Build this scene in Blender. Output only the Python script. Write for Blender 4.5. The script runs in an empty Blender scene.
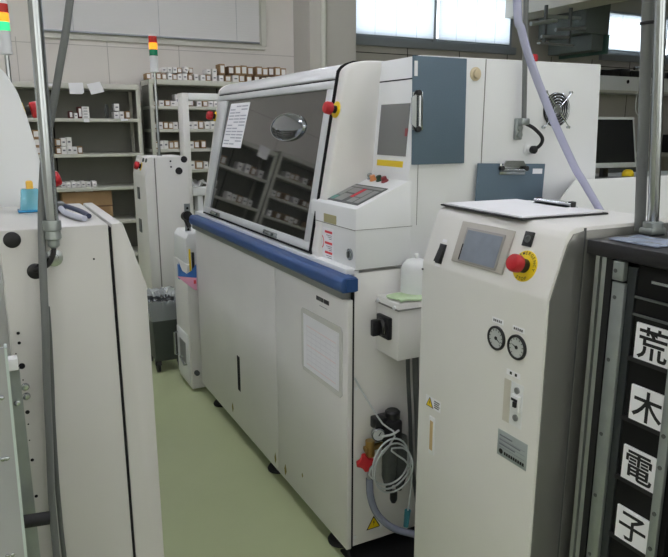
import bpy, bmesh, math, random
from mathutils import Vector, Matrix
random.seed(7)
PI = math.pi
S = bpy.context.scene
COL = S.collection

# ------------------------------------------------------------------ camera, world, exposure, ceiling light
cam_d = bpy.data.cameras.new('camera'); cam = bpy.data.objects.new('camera', cam_d); COL.objects.link(cam)
cam_d.sensor_width = 36.0; cam_d.lens = 36.0 * 660.0 / 668.0; cam_d.clip_end = 60
YAW, PITCH = math.radians(27.4), math.radians(12.8)
FW = Vector((math.sin(YAW) * math.cos(PITCH), math.cos(YAW) * math.cos(PITCH), -math.sin(PITCH)))
cam.location = (0, 0, 1.5); cam.rotation_euler = FW.to_track_quat('-Z', 'Y').to_euler()
S.camera = cam
W = bpy.data.worlds.new('overcast_sky'); S.world = W; W.use_nodes = True
W.node_tree.nodes['Background'].inputs[0].default_value = (0.86, 0.93, 1.0, 1)
W.node_tree.nodes['Background'].inputs[1].default_value = 5.0
S.view_settings.view_transform = 'Standard'; S.view_settings.look = 'None'
S.view_settings.gamma = 1.0; S.view_settings.use_curve_mapping = False
S.view_settings.exposure = 0.13
TUBE_STRENGTH = 29.5
# ceiling fluorescent fixtures: (x, y)
FIXTURES = [(-1.6, -1.4), (-1.6, 1.2), (-1.6, 3.8), (-1.6, 6.2),
            (0.5, -1.4), (0.5, 1.2), (0.5, 3.8), (0.5, 6.2),
            (2.9, -1.4), (2.9, 1.2), (2.9, 3.8), (2.9, 6.2), (5.4, -1.4), (5.4, 1.2)]
# area lights standing in for two unseen windows behind the camera, not modelled
for wx in (-2.0, 2.6):
    ld = bpy.data.lights.new('window_daylight', 'AREA'); ld.shape = 'RECTANGLE'; ld.size = 3.2; ld.size_y = 1.5
    ld.energy = 42; ld.color = (0.92, 0.96, 1.0)
    lo = bpy.data.objects.new('window_daylight', ld); COL.objects.link(lo)
    lo.location = (wx, -3.19, 2.05); lo.rotation_euler = (math.radians(90), 0, math.radians(180))


# ------------------------------------------------------------------ materials
MATS = {}
def mat(name, col, rough=0.5, metal=0.0, spec=0.5, noise=0.0, nscale=30.0, bump=0.0, emit=None, estr=0.0,
        trans=0.0, alpha=1.0, ior=1.45, coat=0.0):
    m = bpy.data.materials.new(name); m.use_nodes = True
    nt = m.node_tree; b = nt.nodes['Principled BSDF']
    c = (col[0], col[1], col[2], 1)
    b.inputs['Base Color'].default_value = c
    b.inputs['Roughness'].default_value = rough; b.inputs['Metallic'].default_value = metal
    b.inputs['Specular IOR Level'].default_value = spec; b.inputs['IOR'].default_value = ior
    b.inputs['Transmission Weight'].default_value = trans; b.inputs['Alpha'].default_value = alpha
    b.inputs['Coat Weight'].default_value = coat
    if emit:
        b.inputs['Emission Color'].default_value = (*emit, 1); b.inputs['Emission Strength'].default_value = estr
    if noise or bump:
        tc = nt.nodes.new('ShaderNodeTexCoord'); n = nt.nodes.new('ShaderNodeTexNoise')
        n.inputs['Scale'].default_value = nscale; n.inputs['Detail'].default_value = 4
        nt.links.new(tc.outputs['Object'], n.inputs['Vector'])
        if noise:
            mx = nt.nodes.new('ShaderNodeMixRGB'); mx.blend_type = 'MULTIPLY'
            mr = nt.nodes.new('ShaderNodeMapRange')
            mr.inputs['From Min'].default_value = 0.3; mr.inputs['From Max'].default_value = 0.7
            mr.inputs['To Min'].default_value = 1 - noise; mr.inputs['To Max'].default_value = 1.0
            nt.links.new(n.outputs['Fac'], mr.inputs['Value'])
            mx.inputs[0].default_value = 1.0; mx.inputs[1].default_value = c
            nt.links.new(mr.outputs[0], mx.inputs[2]); nt.links.new(mx.outputs[0], b.inputs['Base Color'])
        if bump:
            bp = nt.nodes.new('ShaderNodeBump'); bp.inputs['Strength'].default_value = bump; bp.inputs['Distance'].default_value = 0.002
            nt.links.new(n.outputs['Fac'], bp.inputs['Height']); nt.links.new(bp.outputs[0], b.inputs['Normal'])
    MATS[name] = m
    return m
def srgb(r, g, b):
    f = lambda v: ((v / 255 + 0.055) / 1.055) ** 2.4 if v > 10 else v / 255 / 12.92
    return (f(r), f(g), f(b))
WHITE = mat('cream_powder_coat', srgb(226, 225, 220), 0.38, noise=0.03, nscale=6, bump=0.03)
WHITE2 = mat('cool_white_powder_coat', srgb(228, 230, 229), 0.4, noise=0.02, nscale=5)
FRAMEM = mat('silver_white_frame', srgb(205, 208, 208), 0.3, metal=0.15)
BLUE = mat('blue_rail_paint', srgb(40, 74, 126), 0.4, noise=0.08, nscale=12)
DGLASS = mat('tinted_acrylic', (0.014, 0.015, 0.014), 0.03, ior=2.4, spec=0.5)
PANE = mat('grey_tinted_pane', srgb(118, 120, 118), 0.15)
BLACK = mat('black_plastic', (0.012, 0.012, 0.013), 0.4)
RUBBER = mat('black_rubber', (0.015, 0.015, 0.016), 0.7)
GAP = mat('dark_gap', (0.006, 0.006, 0.007), 0.9)
SEAM = mat('panel_seam', srgb(132, 132, 126), 0.8)
WSEAM = mat('wall_joint', srgb(176, 172, 163), 0.8)
GREY = mat('grey_metal', srgb(150, 152, 150), 0.35, metal=0.5, noise=0.06, nscale=20)
DGREY = mat('dark_grey_paint', srgb(86, 90, 88), 0.5, noise=0.08, nscale=5)
GALV = mat('galvanised_steel', srgb(158, 165, 163), 0.38, metal=0.7, noise=0.12, nscale=25)
CHROME = mat('chrome', srgb(176, 181, 184), 0.2, metal=1.0)
ALU = mat('aluminium', srgb(190, 195, 192), 0.3, metal=0.8)
CONDUIT = mat('grey_conduit', srgb(108, 111, 109), 0.5, noise=0.06, nscale=10)
RED = mat('red_plastic', srgb(176, 28, 36), 0.4)
YEL = mat('yellow_plastic', srgb(232, 200, 20), 0.4)
YLAB = mat('yellow_label', srgb(222, 192, 40), 0.5)
PAPER = mat('white_paper', srgb(238, 238, 240), 0.7)
INK = mat('grey_print', srgb(120, 122, 128), 0.8)
DINK = mat('black_print', (0.01, 0.01, 0.01), 0.7)
RINK = mat('red_print', srgb(214, 60, 70), 0.7)
TEAL = mat('teal_board', srgb(88, 107, 120), 0.6, noise=0.1, nscale=260)
SCREEN = mat('grey_lcd', srgb(128, 136, 148), 0.25, noise=0.15, nscale=30)
BEZ = mat('grey_beige_bezel', srgb(172, 168, 160), 0.4)
CARD = mat('kraft_cardboard', srgb(158, 128, 92), 0.8, noise=0.12, nscale=14)
CARD2 = mat('dark_cardboard', srgb(112, 84, 60), 0.8, noise=0.12, nscale=14)
REDB = mat('maroon_box', srgb(98, 50, 46), 0.7)
LABEL = mat('white_label', srgb(232, 230, 226), 0.6)
SHELF = mat('shelf_paint', srgb(196, 196, 184), 0.45, noise=0.04, nscale=8)
SHELFB = mat('shelf_back_grey', srgb(128, 128, 118), 0.6, noise=0.05, nscale=5)
WALLB = mat('beige_wall_panel', srgb(216, 212, 203), 0.7, noise=0.03, nscale=3)
WALLG = mat('darker_wall_panel', srgb(176, 172, 162), 0.7, noise=0.05, nscale=3)
CEIL = mat('ceiling_white', srgb(225, 224, 218), 0.8, noise=0.04, nscale=4)
FLOOR = mat('green_epoxy', srgb(178, 188, 146), 0.28, noise=0.06, nscale=2.5, spec=0.45)
BLIND = mat('grey_blind', srgb(226, 225, 222), 0.6)
UNITW = mat('shade_greyed_paint', srgb(196, 195, 190), 0.4, noise=0.03, nscale=6)  # darker than the other whites, partly to stand for shade low on the unit
COLUMN = mat('column_paint', srgb(186, 183, 174), 0.7, noise=0.03, nscale=3)
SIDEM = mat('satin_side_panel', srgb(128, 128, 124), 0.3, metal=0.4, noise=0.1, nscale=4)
WFRAME = mat('window_aluminium', srgb(150, 156, 160), 0.4, metal=0.4)
SILVER = mat('silver_nameplate', srgb(168, 176, 176), 0.4, metal=0.4)
GOLD = mat('brass_plate', srgb(176, 170, 130), 0.45, metal=0.3)
BRASS = mat('brass', srgb(170, 140, 84), 0.35, metal=0.8)
GREENC = mat('green_cloth', srgb(190, 212, 172), 0.85, noise=0.1, nscale=60)
CLEARB = mat('clear_blue_plastic', srgb(140, 218, 240), 0.12, trans=0.5)
HOSE = mat('lavender_hose', srgb(194, 196, 224), 0.25, trans=0.1)
TUBEM = mat('clear_air_tube', srgb(196, 202, 200), 0.3, trans=0.2)
BAG = mat('clear_bag', srgb(214, 220, 224), 0.1, alpha=0.4, bump=1.0, nscale=35)
PINK = mat('pink_paper', srgb(236, 170, 196), 0.7)
TRAYB = mat('blue_tray', srgb(58, 112, 180), 0.4)
TEALC = mat('teal_connector', srgb(52, 118, 128), 0.45)
BOWL = mat('smoked_bowl', srgb(86, 90, 88), 0.2, trans=0.3)
NAVY = mat('navy_grip', srgb(44, 52, 78), 0.45)
SLOTM = mat('beige_slot', srgb(206, 192, 160), 0.5)
ORANGE = mat('orange_cap', srgb(222, 150, 96), 0.4)
DGREEN = mat('green_cap', srgb(40, 70, 50), 0.4)
DRED = mat('dark_red_cap', srgb(120, 40, 44), 0.4)
L_RED = mat('red_lens_off', srgb(172, 38, 30), 0.25)
L_AMB = mat('amber_lens_lit', srgb(255, 150, 20), 0.3, emit=srgb(255, 160, 48), estr=0.95)
L_GRN = mat('green_lens_lit', srgb(40, 210, 130), 0.3, emit=srgb(70, 225, 150), estr=0.75)
L_GOFF = mat('green_lens_off', srgb(20, 120, 84), 0.25)
TUBE = mat('fluorescent_tube', (1, 1, 1), 0.5, emit=(0.93, 0.935, 1.09), estr=TUBE_STRENGTH)
GLASS = mat('gauge_face', srgb(186, 190, 187), 0.15)
MIRROR = mat('mirror_lens', srgb(150, 156, 164), 0.08, metal=1.0)
FILM = mat('blue_film', srgb(140, 150, 170), 0.15)
DARKSCR = mat('dark_screen', (0.012, 0.013, 0.014), 0.2)
# translucent daylight blind
m = bpy.data.materials.new('translucent_blind'); m.use_nodes = True; nt = m.node_tree
nt.nodes.remove(nt.nodes['Principled BSDF'])
tr = nt.nodes.new('ShaderNodeBsdfTranslucent'); df = nt.nodes.new('ShaderNodeBsdfDiffuse'); mx = nt.nodes.new('ShaderNodeMixShader')
tr.inputs[0].default_value = (0.9, 0.93, 0.96, 1); df.inputs[0].default_value = (0.85, 0.86, 0.87, 1); mx.inputs[0].default_value = 0.6
nt.links.new(df.outputs[0], mx.inputs[1]); nt.links.new(tr.outputs[0], mx.inputs[2]); nt.links.new(mx.outputs[0], nt.nodes['Material Output'].inputs[0])
TBLIND = m
# clear window pane
PGLASS = mat('window_glass', (0.95, 0.97, 0.98), 0.0, trans=1.0, ior=1.02)

# ------------------------------------------------------------------ mesh helpers
class Frame:
    """local frame: u right, v up, n outward"""
    def __init__(s, o, u, v, n):
        s.o, s.u, s.v, s.n = Vector(o), Vector(u).normalized(), Vector(v).normalized(), Vector(n).normalized()
    def p(s, a, b, c=0.0): return s.o + s.u * a + s.v * b + s.n * c
def facing_negx(x): return Frame((x, 0, 0), (0, 1, 0), (0, 0, 1), (-1, 0, 0))      # a = world Y
def facing_negy(y): return Frame((0, y, 0), (1, 0, 0), (0, 0, 1), (0, -1, 0))      # a = world X
IDF = Frame((0, 0, 0), (1, 0, 0), (0, 1, 0), (0, 0, 1))

class MB:
    def __init__(s): s.bm = bmesh.new()
    def _mi(s, faces, mi):
        if mi:
            for f in faces: f.material_index = mi
    def hull(s, pts, faces, mi=0, bevel=0.0, seg=2):
        vs = [s.bm.verts.new(p) for p in pts]
        fs = [s.bm.faces.new([vs[i] for i in f]) for f in faces]
        s._mi(fs, mi)
        bmesh.ops.recalc_face_normals(s.bm, faces=fs)
        if bevel > 0:
            es = list({e for f in fs for e in f.edges})
            r = bmesh.ops.bevel(s.bm, geom=es, offset=bevel, segments=seg, profile=0.5, affect='EDGES', clamp_overlap=True)
            s._mi(r['faces'], mi)
        return s
    def box(s, x0, x1, y0, y1, z0, z1, mi=0, bevel=0.0, fr=IDF, seg=2):
        P = [fr.p(x, y, z) for x in (x0, x1) for y in (y0, y1) for z in (z0, z1)]
        F = [(0, 1, 3, 2), (4, 6, 7, 5), (0, 4, 5, 1), (2, 3, 7, 6), (0, 2, 6, 4), (1, 5, 7, 3)]
        return s.hull(P, F, mi, bevel, seg)
    def prism(s, prof, a, b, axis='Y', mi=0, bevel=0.0, seg=2):
        """closed 2D profile extruded from a to b; axis Y: profile is (x,z); axis X: (y,z); axis Z: (x,y)"""
        def P(q, t):
            return {'Y': (q[0], t, q[1]), 'X': (t, q[0], q[1]), 'Z': (q[0], q[1], t)}[axis]
        n = len(prof)
        pts = [P(q, a) for q in prof] + [P(q, b) for q in prof]
        F = [tuple(range(n)), tuple(range(2 * n - 1, n - 1, -1))] + [(i, (i + 1) % n, n + (i + 1) % n, n + i) for i in range(n)]
        return s.hull(pts, F, mi, bevel, seg)
    def fprism(s, prof, fr, a, b, mi=0, bevel=0.0):
        """2D outline in a frame's u,v, extruded along n from a to b"""
        n = len(prof)
        pts = [fr.p(q[0], q[1], a) for q in prof] + [fr.p(q[0], q[1], b) for q in prof]
        F = [tuple(range(n)), tuple(range(2 * n - 1, n - 1, -1))] + [(i, (i + 1) % n, n + (i + 1) % n, n + i) for i in range(n)]
        return s.hull(pts, F, mi, bevel)
    def lathe(s, base, axis, prof, seg=20, mi=0, sx=1.0, sy=1.0, up=None):
        """prof: list of (radius, height along axis)"""
        ax = Vector(axis).normalized()
        u = Vector(up) if up else (Vector((0, 0, 1)) if abs(ax.z) < 0.9 else Vector((1, 0, 0)))
        u = (u - ax * u.dot(ax)).normalized(); v = ax.cross(u)
        base = Vector(base); rings = []
        for r, h in prof:
            if r < 1e-6: rings.append([s.bm.verts.new(base + ax * h)])
            else: rings.append([s.bm.verts.new(base + ax * h + (u * math.cos(2 * PI * k / seg) * sx + v * math.sin(2 * PI * k / seg) * sy) * r) for k in range(seg)])
        fs = []
        for A, B in zip(rings[:-1], rings[1:]):
            for k in range(seg):
                k2 = (k + 1) % seg
                if len(A) == 1 and len(B) == 1: continue
                if len(A) == 1: fs.append(s.bm.faces.new((A[0], B[k], B[k2])))
                elif len(B) == 1: fs.append(s.bm.faces.new((A[k], B[0], A[k2])))
                else: fs.append(s.bm.faces.new((A[k], B[k], B[k2], A[k2])))
        for R in (rings[0], rings[-1]):
            if len(R) > 1: fs.append(s.bm.faces.new(R))
        s._mi(fs, mi); bmesh.ops.recalc_face_normals(s.bm, faces=fs)
        return s
    def cyl(s, p0, p1, r, r1=None, seg=16, mi=0):
        p0, p1 = Vector(p0), Vector(p1); d = p1 - p0
        return s.lathe(p0, d, [(r, 0), (r if r1 is None else r1, d.length)], seg, mi)
    def tube(s, pts, r, seg=10, mi=0, sub=6, smooth=True, closed=False):
        P = [Vector(p) for p in pts]
        if smooth and len(P) > 2:
            Q = []
            for i in range(len(P) - 1):
                p0, p1, p2, p3 = P[max(i - 1, 0)], P[i], P[i + 1], P[min(i + 2, len(P) - 1)]
                for k in range(sub):
                    t = k / sub
                    Q.append(0.5 * ((2 * p1) + (p2 - p0) * t + (2 * p0 - 5 * p1 + 4 * p2 - p3) * t * t + (3 * p1 - p0 - 3 * p2 + p3) * t ** 3))
            Q.append(P[-1]); P = Q
        rings = []; n0 = None
        for i, p in enumerate(P):
            d = (P[min(i + 1, len(P) - 1)] - P[max(i - 1, 0)]).normalized()
            if n0 is None:
                n0 = d.orthogonal().normalized()
            else:
                n0 = (n0 - d * n0.dot(d)).normalized()
            b = d.cross(n0)
            rings.append([s.bm.verts.new(p + (n0 * math.cos(2 * PI * k / seg) + b * math.sin(2 * PI * k / seg)) * r) for k in range(seg)])
        fs = []
        for A, B in zip(rings[:-1], rings[1:]):
            for k in range(seg):
                fs.append(s.bm.faces.new((A[k], A[(k + 1) % seg], B[(k + 1) % seg], B[k])))
        fs.append(s.bm.faces.new(rings[0])); fs.append(s.bm.faces.new(rings[-1]))
        s._mi(fs, mi); bmesh.ops.recalc_face_normals(s.bm, faces=fs)
        return s
    def sheet(s, fr, nu, nv, fn, th=0.002, mi=0):
        """thin curved sheet: fn(i/nu, j/nv) -> (a,b,c) in the frame"""
        top = [[s.bm.verts.new(fr.p(*fn(i / nu, j / nv))) for j in range(nv + 1)] for i in range(nu + 1)]
        bot = [[s.bm.verts.new(Vector(v.co) - fr.n * th) for v in row] for row in top]
        fs = []
        for i in range(nu):
            for j in range(nv):
                fs.append(s.bm.faces.new((top[i][j], top[i + 1][j], top[i + 1][j + 1], top[i][j + 1])))
                fs.append(s.bm.faces.new((bot[i][j], bot[i][j + 1], bot[i + 1][j + 1], bot[i + 1][j])))
        for i in range(nu):
            for j in (0, nv): fs.append(s.bm.faces.new((top[i][j], top[i + 1][j], bot[i + 1][j], bot[i][j])))
        for j in range(nv):
            for i in (0, nu): fs.append(s.bm.faces.new((top[i][j], top[i][j + 1], bot[i][j + 1], bot[i][j])))
        s._mi(fs, mi); bmesh.ops.recalc_face_normals(s.bm, faces=fs)
        return s
    def build(s, name, mats, parent=None, origin=None):
        me = bpy.data.meshes.new(name)
        off = Vector((0, 0, 0))
        if parent is not None:
            off = ORIG[parent.name]
        elif origin is not None:
            off = Vector(origin)
        bmesh.ops.translate(s.bm, verts=s.bm.verts, vec=-off)
        s.bm.to_mesh(me); s.bm.free()
        for f in me.polygons: f.use_smooth = True
        me.set_sharp_from_angle(angle=math.radians(38))
        for m_ in (mats if isinstance(mats, (list, tuple)) else [mats]): me.materials.append(m_)
        o = bpy.data.objects.new(name, me); COL.objects.link(o)
        if parent is not None:
            o.parent = parent
        else:
            o.location = off
        ORIG[o.name] = off.copy()
        return o
ORIG = {}
def tag(o, label=None, cat=None, group=None, kind=None):
    if label: o['label'] = label
    if cat: o['category'] = cat
    if group: o['group'] = group
    if kind: o['kind'] = kind
    return o
def thing(name, loc, label, cat, group=None):
    o = bpy.data.objects.new(name, None); COL.objects.link(o); o.location = loc; o.empty_display_size = 0.05
    ORIG[o.name] = Vector(loc)
    return tag(o, label, cat, group)
def part(mb, name, mats, parent, label=None):
    o = mb.build(name, mats, parent)
    if label: o['label'] = label
    return o
def struct(mb, name, mats, label=None):
    o = mb.build(name, mats); o['kind'] = 'structure'
    return o
def text_into(mb, body, fr, size, depth=0.0012, mi=0, rot=0.0, bold=0.0):
    """append lettering centred on the frame origin"""
    cu = bpy.data.curves.new('lettering', 'FONT'); cu.body = body; cu.size = size; cu.align_x = 'CENTER'; cu.align_y = 'CENTER'
    cu.extrude = 0.0; cu.offset = bold; cu.resolution_u = 3
    ob = bpy.data.objects.new('lettering', cu); COL.objects.link(ob)
    dg = bpy.context.evaluated_depsgraph_get(); dg.update()
    me = bpy.data.meshes.new_from_object(ob.evaluated_get(dg))
    xs = [v.co.x for v in me.vertices]; ys = [v.co.y for v in me.vertices]
    if xs:
        mx_, my_ = (min(xs) + max(xs)) / 2, (min(ys) + max(ys)) / 2
        c, sn = math.cos(rot), math.sin(rot)
        vs = []
        for v in me.vertices:
            a, b = v.co.x - mx_, v.co.y - my_
            vs.append(mb.bm.verts.new(fr.p(a * c - b * sn, a * sn + b * c, depth)))
        for p in me.polygons:
            try:
                f = mb.bm.faces.new([vs[i] for i in p.vertices]); f.material_index = mi
                f.normal_update()
                if f.normal.dot(fr.n) < 0: f.normal_flip()
            except ValueError: pass
    bpy.data.objects.remove(ob); bpy.data.curves.remove(cu); bpy.data.meshes.remove(me)
def viewer_frame_negx(x, y, z): return Frame((x, y, z), (0, -1, 0), (0, 0, 1), (-1, 0, 0))
def viewer_frame_negy(x, y, z): return Frame((x, y, z), (1, 0, 0), (0, 0, 1), (0, -1, 0))

# ================================================================== THE ROOM
XL, XR, YB, YF, ZC = -4.2, 12.6, 8.1, -3.2, 3.6
struct(MB().box(XL - .1, XR + .1, YF - .1, YB + .2, -0.1, 0.0), 'floor', FLOOR)
struct(MB().box(XL - .1, XR + .1, YF - .1, YB + .2, ZC, ZC + .1), 'ceiling', CEIL)
struct(MB().box(XL - .1, XL, YF, YB + .2, 0, ZC), 'wall_left', WALLB)
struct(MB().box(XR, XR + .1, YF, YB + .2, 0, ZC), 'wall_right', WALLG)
struct(MB().box(XL, XR, YF - .1, YF, 0, ZC), 'wall_front', WALLB)
# back wall, beige half (left of the column): solid, window_1 sits on it with its blind down
mb = MB().box(XL, 3.8, YB, YB + .2, 0, ZC)
for x in (-2.9, -1.15, 0.4, 1.33, 2.14): mb.box(x - .004, x + .004, YB - .002, YB + .01, 0, 2.45, mi=1)
mb.box(-2.9, 3.8, YB - .004, YB, 2.395, 2.402, mi=1)
struct(mb, 'wall_back', [WALLB, WSEAM])
# darker half with two openings
W2 = (4.42, 7.22, 2.69, 3.45); W3 = (9.15, 12.3, 2.70, 3.37)
mb = MB()
for x0, x1, z0, z1 in ((3.8, XR, 0, W2[2]), (3.8, W2[0], W2[2], ZC), (W2[0], W2[1], W2[3], ZC), (W2[1], W3[0], W2[2], ZC),
                       (W3[0], W3[1], W3[3], ZC), (W3[1], XR, W2[2], ZC)):
    mb.box(x0, x1, YB, YB + .2, z0, z1)
for x in (4.45, 5.35, 6.25, 7.15, 8.05, 8.95, 9.85, 10.75, 11.65): mb.box(x - .005, x + .005, YB - .002, YB + .01, 0, 2.6, mi=1)
mb.box(3.8, XR, YB - .003, YB + .01, 2.495, 2.505, mi=1)
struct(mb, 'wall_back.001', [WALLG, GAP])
# window sills and frames
def window(n, x0, x1, z0, z1, mull):
    mb = MB(); t = 0.06
    mb.box(x0 - .05, x1 + .05, YB - .06, YB + .02, z0 - .10, z0 - .0)
    mb.box(x0, x1, YB + .02, YB + .10, z0, z0 + t); mb.box(x0, x1, YB + .02, YB + .10, z1 - t, z1)
    for x in [x0, x1 - t] + [q - t / 2 for q in mull]: mb.box(x, x + t, YB + .0, YB + .10, z0, z1)
    fr = struct(mb, 'window_%d' % n, WFRAME)
    part(MB().box(x0 + .01, x1 - .01, YB + .055, YB + .06, z0 + .01, z1 - .01), 'window_pane', PGLASS, fr)
    return fr
w2 = window(2, *W2, (5.8,))
w3 = window(3, *W3, (10.7,))
mb = MB(); mb.box(0.62, 3.22, YB - .03, YB, 2.455, 2.50); mb.box(3.17, 3.24, YB - .03, YB, 2.5, ZC - .05)
mb.box(0.62, 3.22, YB - .02, YB - .001, 2.5, ZC - .05)
struct(mb, 'window_1', [SHELF])
def blind(x0, x1, z0, z1, m_, label, y, pitch=0.03, tilt=0.9):
    t = thing('window_blind', ((x0 + x1) / 2, y, z0), label, 'blind')
    mb = MB(); z = z0 + .03; k = 0
    while z < z1 - .04:
        w = 0.018
        dy, dz = w * math.cos(tilt), w * math.sin(tilt)
        th = 0.0012
        mb.hull([(x0, y - dy, z - dz), (x1, y - dy, z - dz), (x1, y + dy, z + dz), (x0, y + dy, z + dz),
                 (x0, y - dy, z - dz + th), (x1, y - dy, z - dz + th), (x1, y + dy, z + dz + th), (x0, y + dy, z + dz + th)],
                [(0, 1, 2, 3), (4, 7, 6, 5), (0, 4, 5, 1), (1, 5, 6, 2), (2, 6, 7, 3), (3, 7, 4, 0)])
        z += pitch
    part(mb, 'slats', m_, t)
    part(MB().box(x0, x1, y - .02, y + .02, z1 - .04, z1, bevel=.004), 'head_rail', WFRAME, t)
    part(MB().box(x0, x1, y - .016, y + .016, z0, z0 + .018, bevel=.003), 'bottom_rail', WFRAME, t)
    mb = MB()
    for x in (x0 + .3, (x0 + x1) / 2, x1 - .3): mb.cyl((x, y - .022, z0), (x, y - .022, z1), 0.0018, seg=6)
    part(mb, 'cord', WFRAME, t)
    return t
blind(0.68, 3.14, 2.52, 3.52, BLIND, 'grey lowered venetian blind on the beige wall above the shelving racks', YB - .045, 0.028, 1.2)
blind(W2[0] + .07, 5.76, W2[2] + .02, W2[3], TBLIND, 'bright backlit blind just right of the square column, in the left sash', YB - .03, .03, 1.2)
blind(5.84, W2[1] - .07, W2[2] + .02, W2[3], TBLIND, 'bright backlit blind above the big teal clipboard, in the right sash', YB - .03, .03, 1.2)
blind(W3[0] + .07, 10.66, W3[2] + .05, W3[3], TBLIND, 'bright backlit blind at the upper right behind the steel conduits', YB - .03, .035, 1.2)
blind(10.74, W3[1] - .07, W3[2] + .05, W3[3], TBLIND, 'bright backlit blind at the right edge of the picture past the chrome post', YB - .03, .035, 1.2)
# window stay / lever on window 2
part(MB().box(4.40, 4.44, YB - .07, YB - .03, 2.75, 3.45).cyl((4.47, YB - .08, 2.95), (4.47, YB - .08, 3.4), .008), 'window_stay', DGREY, w2)
# square column and its corner strip
mb = MB().box(3.62, 4.26, 7.62, YB, 0, ZC)
struct(mb, 'trim_1', COLUMN)
struct(MB().cyl((3.80, 7.60, 0), (3.80, 7.60, ZC), 0.035, seg=14), 'trim_2', SHELF)
# beam running along the room, up under the ceiling
struct(MB().box(7.04, 7.5, 4.4, YB, 3.1, ZC), 'trim_3', WALLB)
struct(MB().box(XL, 3.6, YB - .015, YB, 0, .08), 'baseboard_back', DGREY)

# ceiling fixtures
for i, (x, y) in enumerate(FIXTURES):
    t = thing('ceiling_light', (x, y, ZC), 'white twin-tube fluorescent fixture on the ceiling', 'ceiling light', 'fluorescent ceiling fixtures')
    part(MB().prism([(x - .13, ZC - .03), (x + .13, ZC - .03), (x + .10, ZC), (x - .10, ZC)], y - .63, y + .63), 'housing', CEIL, t)
    for dx in (-.07, .07):
        part(MB().cyl((x + dx, y - .6, ZC - .06), (x + dx, y + .6, ZC - .06), .016, seg=10), 'lamp_tube', TUBE, t)

# ================================================================== MAIN WHITE MACHINE
# slanted front plane from (x .984, z 1.08) to (x 1.094, z 1.688)
SL = (1.094 - .984) / (1.688 - 1.08)
def fx(z): return .984 + (z - 1.08) * SL
FWIN = Frame((fx(1.08), 0, 1.08), (0, 1, 0), (SL, 0, 1), (-1, 0, SL))     # a = world Y, b = along slope
LV = math.sqrt(1 + SL * SL)
def bv(z): return (z - 1.08) * LV
M = thing('assembly_machine', (1.5, 2.6, 0), 'large cream-white production machine with a tinted slanted window and blue rail in the middle', 'machine')
lower = part(MB().box(1.0005, 2.02, 1.790, 3.53, .07, 1.05, bevel=.002), 'lower_body', [WHITE], M)
# front panels
part(MB().box(.975, .9945, 1.786, 2.397, .065, .965, bevel=.003), 'front_panel', WHITE, M)
part(MB().box(.975, .9945, 2.401, 3.535, .065, .965, bevel=.003), 'front_panel', WHITE, M)
part(MB().box(.9735, .9755, 2.860, 2.895, .26, .435), 'slot', GAP, M, 'thin upright black slot')
part(MB().box(.994, 1.001, 1.7885, 1.80, .066, 1.0), 'edge_gasket', GAP, M)
# yellowish chips on the lower edge
mb = MB()
f = facing_negx(.975)
for y, z, w, h in ((2.99, .125, .012, .03), (2.43, .11, .010, .03), (2.32, .108, .012, .03), (2.15, .17, .006, .012)):
    mb.fprism([(y - w, z), (y, z + h), (y + w, z + .005), (y + w * .3, z - h * .8)], f, -.0005, .0006)
part(mb, 'paint_chips', mat('worn_primer', srgb(150, 140, 80), .8), M)
# rail support strip + blue rail
part(MB().box(.962, .998, 1.80, 3.55, .966, 1.0, bevel=.003), 'rail_channel', GREY, M)
rail = part(MB().prism([(.985, 1.002), (.935, 1.002), (.926, 1.012), (.926, 1.038), (.937, 1.05), (.985, 1.05)], 1.742, 3.47, bevel=.004), 'blue_rail', BLUE, M)
part(MB().prism([(.945, 1.006), (.985, 1.006), (.985, 1.046), (.945, 1.046)], 1.738, 1.744), 'end_cap', BLUE, rail)
# ledge
part(MB().box(.972, 1.02, 1.792, 3.50, 1.046, 1.066, bevel=.003), 'ledge', WHITE2, M)
# upper body behind the slanted front
up_prof = [(1.02, 1.05), (fx(1.12) + .02, 1.12), (fx(1.66) + .02, 1.66), (1.135, 1.70), (1.19, 1.712), (1.26, 1.71), (1.26, 1.05)]
part(MB().prism(up_prof, 2.06, 3.36), 'upper_body', WHITE, M)
# rounded top hood over the window
top = [(fx(1.665) + .002, 1.665), (fx(1.672) - .004, 1.672), (fx(1.69) - .001, 1.690), (1.108, 1.703), (1.125, 1.713), (1.15, 1.721), (1.19, 1.724), (1.30, 1.724), (1.30, 1.70), (1.14, 1.69)]
part(MB().prism(top, 2.082, 3.375, bevel=.003), 'top_hood', mat('gloss_white_hood', srgb(226, 228, 228), 0.2), M)
part(MB().box(2.082, 3.37, bv(1.6615), bv(1.6655), -.002, .0015, fr=FWIN), 'hood_seam', GAP, M)
# window frame: four bars
mb = MB()
mb.box(2.088, 3.372, bv(1.634), bv(1.661), -.01, .004, fr=FWIN, bevel=.003)
mb.box(2.088, 3.372, bv(1.076), bv(1.106), -.01, .004, fr=FWIN, bevel=.003)
mb.box(2.088, 2.138, bv(1.106), bv(1.634), -.01, .004, fr=FWIN, bevel=.003)
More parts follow.
